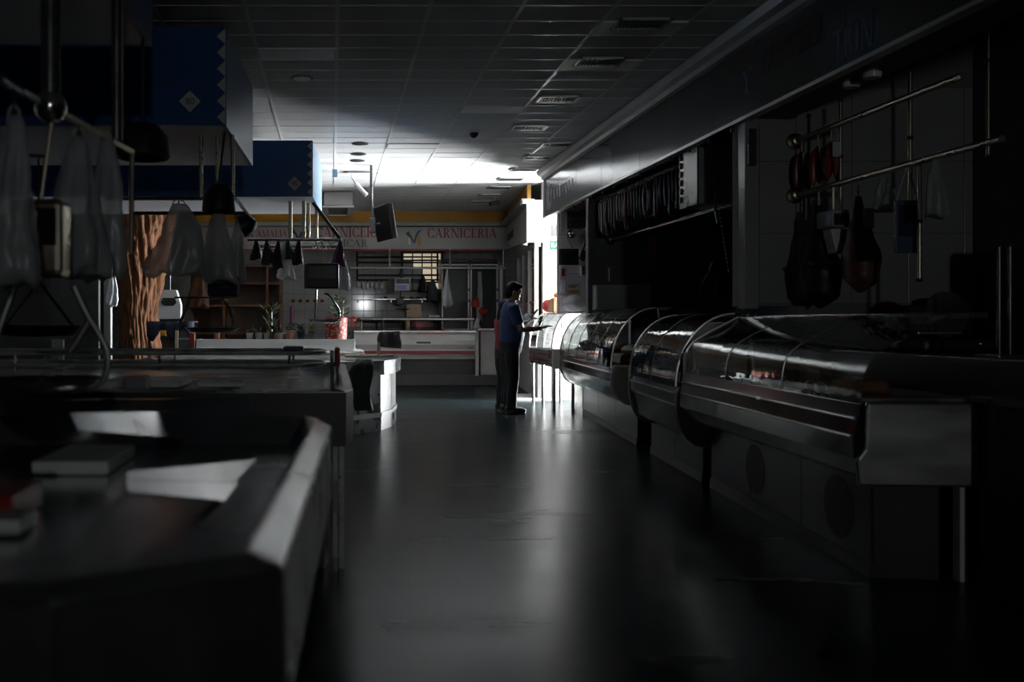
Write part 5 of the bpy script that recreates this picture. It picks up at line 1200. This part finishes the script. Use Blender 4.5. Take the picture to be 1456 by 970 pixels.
# dark wooden shelf unit
ysh = 17.2
o = thing('shelf_unit', 'dark wooden shelf unit against the far wall behind the plants', 'shelf', (px(350, ysh), ysh+.2, 0))
a, b = px(272, ysh), px(401, ysh)
MB().box(a, b, ysh+.38, ysh+.4, 0, 2.25).build('back_panel', 'wood', o)
for x in (a, px(316, ysh), px(378, ysh), b-.05): MB().box(x, x+.05, ysh, ysh+.38, 0, 2.25).build('upright', 'orangewood', o)
for z in (.5, 1.0, 1.5, pz(403, ysh), 2.22): MB().box(a, b, ysh+.02, ysh+.38, z-.02, z+.02).build('shelf_board', 'orangewood', o)
o = thing('wall_vase', 'tall violet candle glass before the white tiles', 'candle', P(415, 465, 16.6)); p = P(415, 452, 16.6)
MB().lathe([(.035, -.1), (.035, .2)], p, 14).build('glass', 'purple', o, smooth=True); MB().lathe([(.045, -.12), (.045, -.1)], p, 14).build('foot', 'clearglass', o)
box('ledge_table', 'darkwall', px(390, 16.8), px(500, 16.8), 16.4, 17.0, 0, pz(465, 16.6)-.12, bev=.01, label='dark ledge before the white tiled wall', cat='table')
drape('orange_garment', 'orangewood', P(282, 385, 17.15), .66, .38, .2, 91, pinch=.5, flare=1.0, label='dark orange garment hanging beside the shelf unit', cat='garment')

# ---------------------------------------------------------------- hanging television
yt = 13.0
o = thing('television', 'slim black television hanging edge on from a ceiling pole', 'television', P(545, 342, yt))
Mt = Matrix.Translation(P(547, 317, yt)) @ Matrix.Rotation(R(-74), 4, 'Z') @ Matrix.Rotation(R(9), 4, 'X')
th_ = MB(Mt).box(-.33, .33, -.035, .035, -.24, .24).build('housing', 'black', o, bev=.01)
MB(Mt).box(-.31, .31, -.038, -.035, -.22, .22).build('screen', 'blackgloss', th_)
MB().box(px(526, yt), px(534, yt), yt-.05, yt+.05, pz(331, yt), pz(310, yt)).build('bracket', 'darksteel', o, bev=.008)
MB().tube([(px(528, yt), yt, CZ), P(528, 285, yt), P(530.5, 310, yt)], .022, 10).build('pole', 'darksteel', o, smooth=True)
MB().tube([P(534, 320, yt), P(541, 318, yt)], .02, 8).build('arm', 'black', o)

# ---------------------------------------------------------------- people
def blob(parts, name, m, parent, voxel=.011, smooth=6):
    mb = MB()
    for kind, a in parts:
        if kind == 't': mb.tube(*a)
        elif kind == 'e': mb.ell(*a)
        else: mb.loft(a)
    o = mb.build(name, m, parent)
    md = o.modifiers.new('r', 'REMESH'); md.mode = 'VOXEL'; md.voxel_size = voxel; md.use_smooth_shade = True
    ms = o.modifiers.new('s', 'SMOOTH'); ms.factor = .5; ms.iterations = smooth
    dg = bpy.context.evaluated_depsgraph_get(); dg.update()
    me = bpy.data.meshes.new_from_object(o.evaluated_get(dg)); o.modifiers.clear(); old = o.data; o.data = me; bpy.data.meshes.remove(old)
    if not me.materials: me.materials.append(MATS[m])
    for p in me.polygons: p.use_smooth = True
    return o
def er(c, rx, ry, n=20, tilt=0):
    return [(c[0]+rx*math.cos(2*math.pi*k/n), c[1]+ry*math.sin(2*math.pi*k/n), c[2]+tilt*rx*math.cos(2*math.pi*k/n)) for k in range(n)]
def hand(w, d, up, side, curl=.4, s=1.0):
    """palm and five fingers: w wrist, d pointing direction, up back-of-hand normal, side towards the thumb"""
    w = Vector(w); d = Vector(d).normalized(); up = Vector(up); up = (up-d*up.dot(d)).normalized(); sd = d.cross(up)*side
    out = [('t', ([w-d*.02, w+d*.02, w+d*.055, w+d*.085], [.024*s, .03*s, .036*s, .03*s], 12, False, .55))]
    for k, (o_, l) in enumerate(((.028, .068), (.01, .078), (-.009, .073), (-.027, .058))):
        b = w+d*.075*s+sd*o_*s; c1 = d-up*curl*.5; c2 = d-up*curl*1.6
        p1 = b+c1.normalized()*l*.5*s; p2 = p1+c2.normalized()*l*.5*s
        out.append(('t', ([b-d*.02, b, p1, p2], [.009*s, .0095*s, .009*s, .007*s], 8)))
    b = w+d*.025*s+sd*.03*s
    out.append(('t', ([b, b+(sd*.7+d*.7-up*.2).normalized()*.035*s, b+(sd*.45+d*.9-up*.35).normalized()*.068*s], [.013*s, .0115*s, .008*s], 8)))
    return out
def person(lb, pos, yaw, hgt, shirt, arms, shirt_label, hairlen=0, wide=1.0, phone=False, stance=.1):
    k = hgt/1.72
    o = thing('person', lb, 'person', pos)
    M = Matrix.Translation(pos) @ Matrix.Rotation(yaw, 4, 'Z') @ Matrix.Scale(k, 4)
    def T(parts):
        out = []
        for kind, a in parts:
            if kind == 't': out.append((kind, ([M @ Vector(p) for p in a[0]], [r*k for r in a[1]])+tuple(a[2:])))
            elif kind == 'e': out.append((kind, (M @ Vector(a[0]), a[1]*k, a[2]*k, a[3]*k, 18, 12, M.to_3x3().normalized() @ a[4] if len(a) > 4 else M.to_3x3().normalized())))
            else: out.append((kind, [[M @ Vector(p) for p in r] for r in a]))
        return out
    hd = Matrix.Rotation(R(14), 3, 'Y')
    hc = Vector((.045, 0, 1.6))
    H_ = lambda x, y, z: tuple(hc+hd @ Vector((x, y, z)))
    body = [('l', [er((0, 0, .86), .11, .16), er((0, 0, 1.0), .12, .155), er((.01, 0, 1.15), .115, .155), er((0, 0, 1.28), .11, .17), er((-.01, 0, 1.38), .095, .185), er((-.005, 0, 1.44), .06, .12)]),
            ('t', ([(-.01, 0, 1.4), (.01, 0, 1.47), (.03, 0, 1.55)], [.07, .056, .055], 14)),
            ('e', (hc, .098, .076, .118, hd)), ('e', (H_(.025, 0, -.055), .07, .058, .062, hd)),
            ('t', ([H_(.092, 0, .015), H_(.112, 0, -.02), H_(.1, 0, -.032)], [.009, .014, .012], 8)),
            ('e', (H_(.092, 0, -.065), .014, .026, .009, hd)), ('e', (H_(.08, 0, -.1), .022, .026, .018, hd)), ('e', (H_(.085, 0, .03), .018, .05, .009, hd)),
            ('e', (H_(-.01, .08, -.01), .018, .01, .03, hd)), ('e', (H_(-.01, -.08, -.01), .018, .01, .03, hd))]
    for s in (1, -1):
        body.append(('t', ([(0, s*stance*.9, .9), (.0, s*stance, .7), (.015, s*stance*1.05, .48), (-.005, s*stance*1.05, .28), (-.02, s*stance*1.05, .09), (-.02, s*stance*1.05, .04)], [.09, .08, .055, .052, .038, .04], 14)))
        body.append(('e', ((.05, s*stance*1.1, .035), .12, .042, .03)))
    for s, (sh, el, wr, hdir, hup, curl) in arms:
        body.append(('t', ([sh, Vector(sh).lerp(Vector(el), .5), el, Vector(el).lerp(Vector(wr), .35), wr], [.058, .05, .042, .042, .027], 12)))
        body += hand(wr, hdir, hup, s, curl)
    b = blob(T(body), 'body', 'skin', o, .0075, 3)
    # shirt
    sp = [('l', [er((0, 0, .9), .135*wide, .175), er((.012, 0, .98), .15*wide, .185), er((.022, 0, 1.1), .152*wide, .182), er((.01, 0, 1.24), .138*wide, .19), er((-.008, 0, 1.35), .118, .205), er((-.012, 0, 1.43), .085, .17), er((-.005, 0, 1.475), .066, .075)])]
    for s, (sh, el, wr, hdir, hup, curl) in arms:
        sh, el = Vector(sh), Vector(el)
        sp.append(('t', ([sh+Vector((0, -s*.03, .0)), sh, sh.lerp(el, .4), sh.lerp(el, .78)], [.07, .082, .074, .068], 14)))
    sh_o = blob(T(sp), 'shirt', shirt, o, .013, 5)
    cp = [('t', ([(-.04, .05, 1.48), (.05, .05, 1.455), (.085, 0, 1.44), (.05, -.05, 1.455), (-.04, -.05, 1.48)], [.014, .016, .016, .016, .014], 8))]
    blob(T(cp), 'collar', shirt, sh_o, .008, 2)
    tr = [('l', [er((0, 0, .8), .13*wide, .175), er((.0, 0, .88), .14*wide, .18), er((.005, 0, .97), .142*wide, .178)])]
    for s in (1, -1): tr.append(('t', ([(0, s*.085, .88), (.0, s*stance, .7), (.018, s*stance*1.05, .48), (-.005, s*stance*1.08, .27), (-.012, s*stance*1.08, .055)], [.105, .1, .077, .073, .07], 16)))
    blob(T(tr), 'trousers', 'trousers', o, .013, 4)
    for s in (1, -1): blob(T([('e', ((.04, s*stance*1.1, .045), .15, .052, .045)), ('t', ([(-.09, s*stance*1.1, .012), (.17, s*stance*1.1, .012)], [.045, .045], 14, False, .35)), ('e', ((-.03, s*stance*1.1, .07), .07, .045, .055))]), 'shoe', 'shoe', o, .009, 2)
    hr = [('e', (H_(-.022, 0, .03), .1, .086, .105, hd)), ('e', (H_(-.05, 0, -.03), .06, .075, .08, hd)), ('e', (H_(.045, 0, .085), .055, .06, .035, hd))]
    if hairlen: hr.append(('e', (H_(-.07, 0, -.12), .05, .07, .14, hd)))
    blob(T(hr), 'hair', 'hair', o, .009, 2)
    for s in (1, -1): MB().ell(M @ Vector(H_(.088, s*.032, .008)), .009, .011, .007, 8, 6).build('eye', 'blackgloss', b, smooth=True)
    return o, M
mp = Vector((px(726, 12.5), 12.5, 0))
o, M = person('man in a blue polo shirt and dark trousers holding up a phone', mp, 0, 1.72, 'shirtblue',
   [(1, ((0, .19, 1.39), (.04, .22, 1.12), (.25, .12, 1.2), (.8, -.1, .6), (-.5, .3, .9), .9)),
    (-1, ((0, -.19, 1.39), (.09, -.23, 1.1), (.36, -.2, 1.12), (.95, 0, .3), (-.2, -.2, 1), .25))], 'blue polo', wide=1.08)
ph = M @ Vector((.33, .09, 1.31))
o = thing('mobile_phone', 'black mobile phone held up in the hand of the man', 'phone', ph)
Mp = Matrix.Translation(ph) @ Matrix.Rotation(R(40), 4, 'Y')
MB(Mp).box(-.006, .006, -.037, .037, -.075, .075).build('case', 'black', o, bev=.004); MB(Mp).box(-.008, -.006, -.034, .034, -.068, .068).build('screen', 'blackgloss', o)
wp = Vector((px(716, 13.0), 13.0, 0))
person('person in a red top and dark trousers standing behind the man', wp, R(15), 1.5, 'shirtred',
   [(1, ((0, .17, 1.39), (.02, .22, 1.12), (.2, .15, 1.1), (1, 0, 0), (0, 0, 1), .6)), (-1, ((0, -.17, 1.39), (-.06, -.22, 1.12), (.12, -.18, 1.05), (1, .1, .1), (0, -.3, 1), .6))], 'red top', 1, .95, stance=.08)
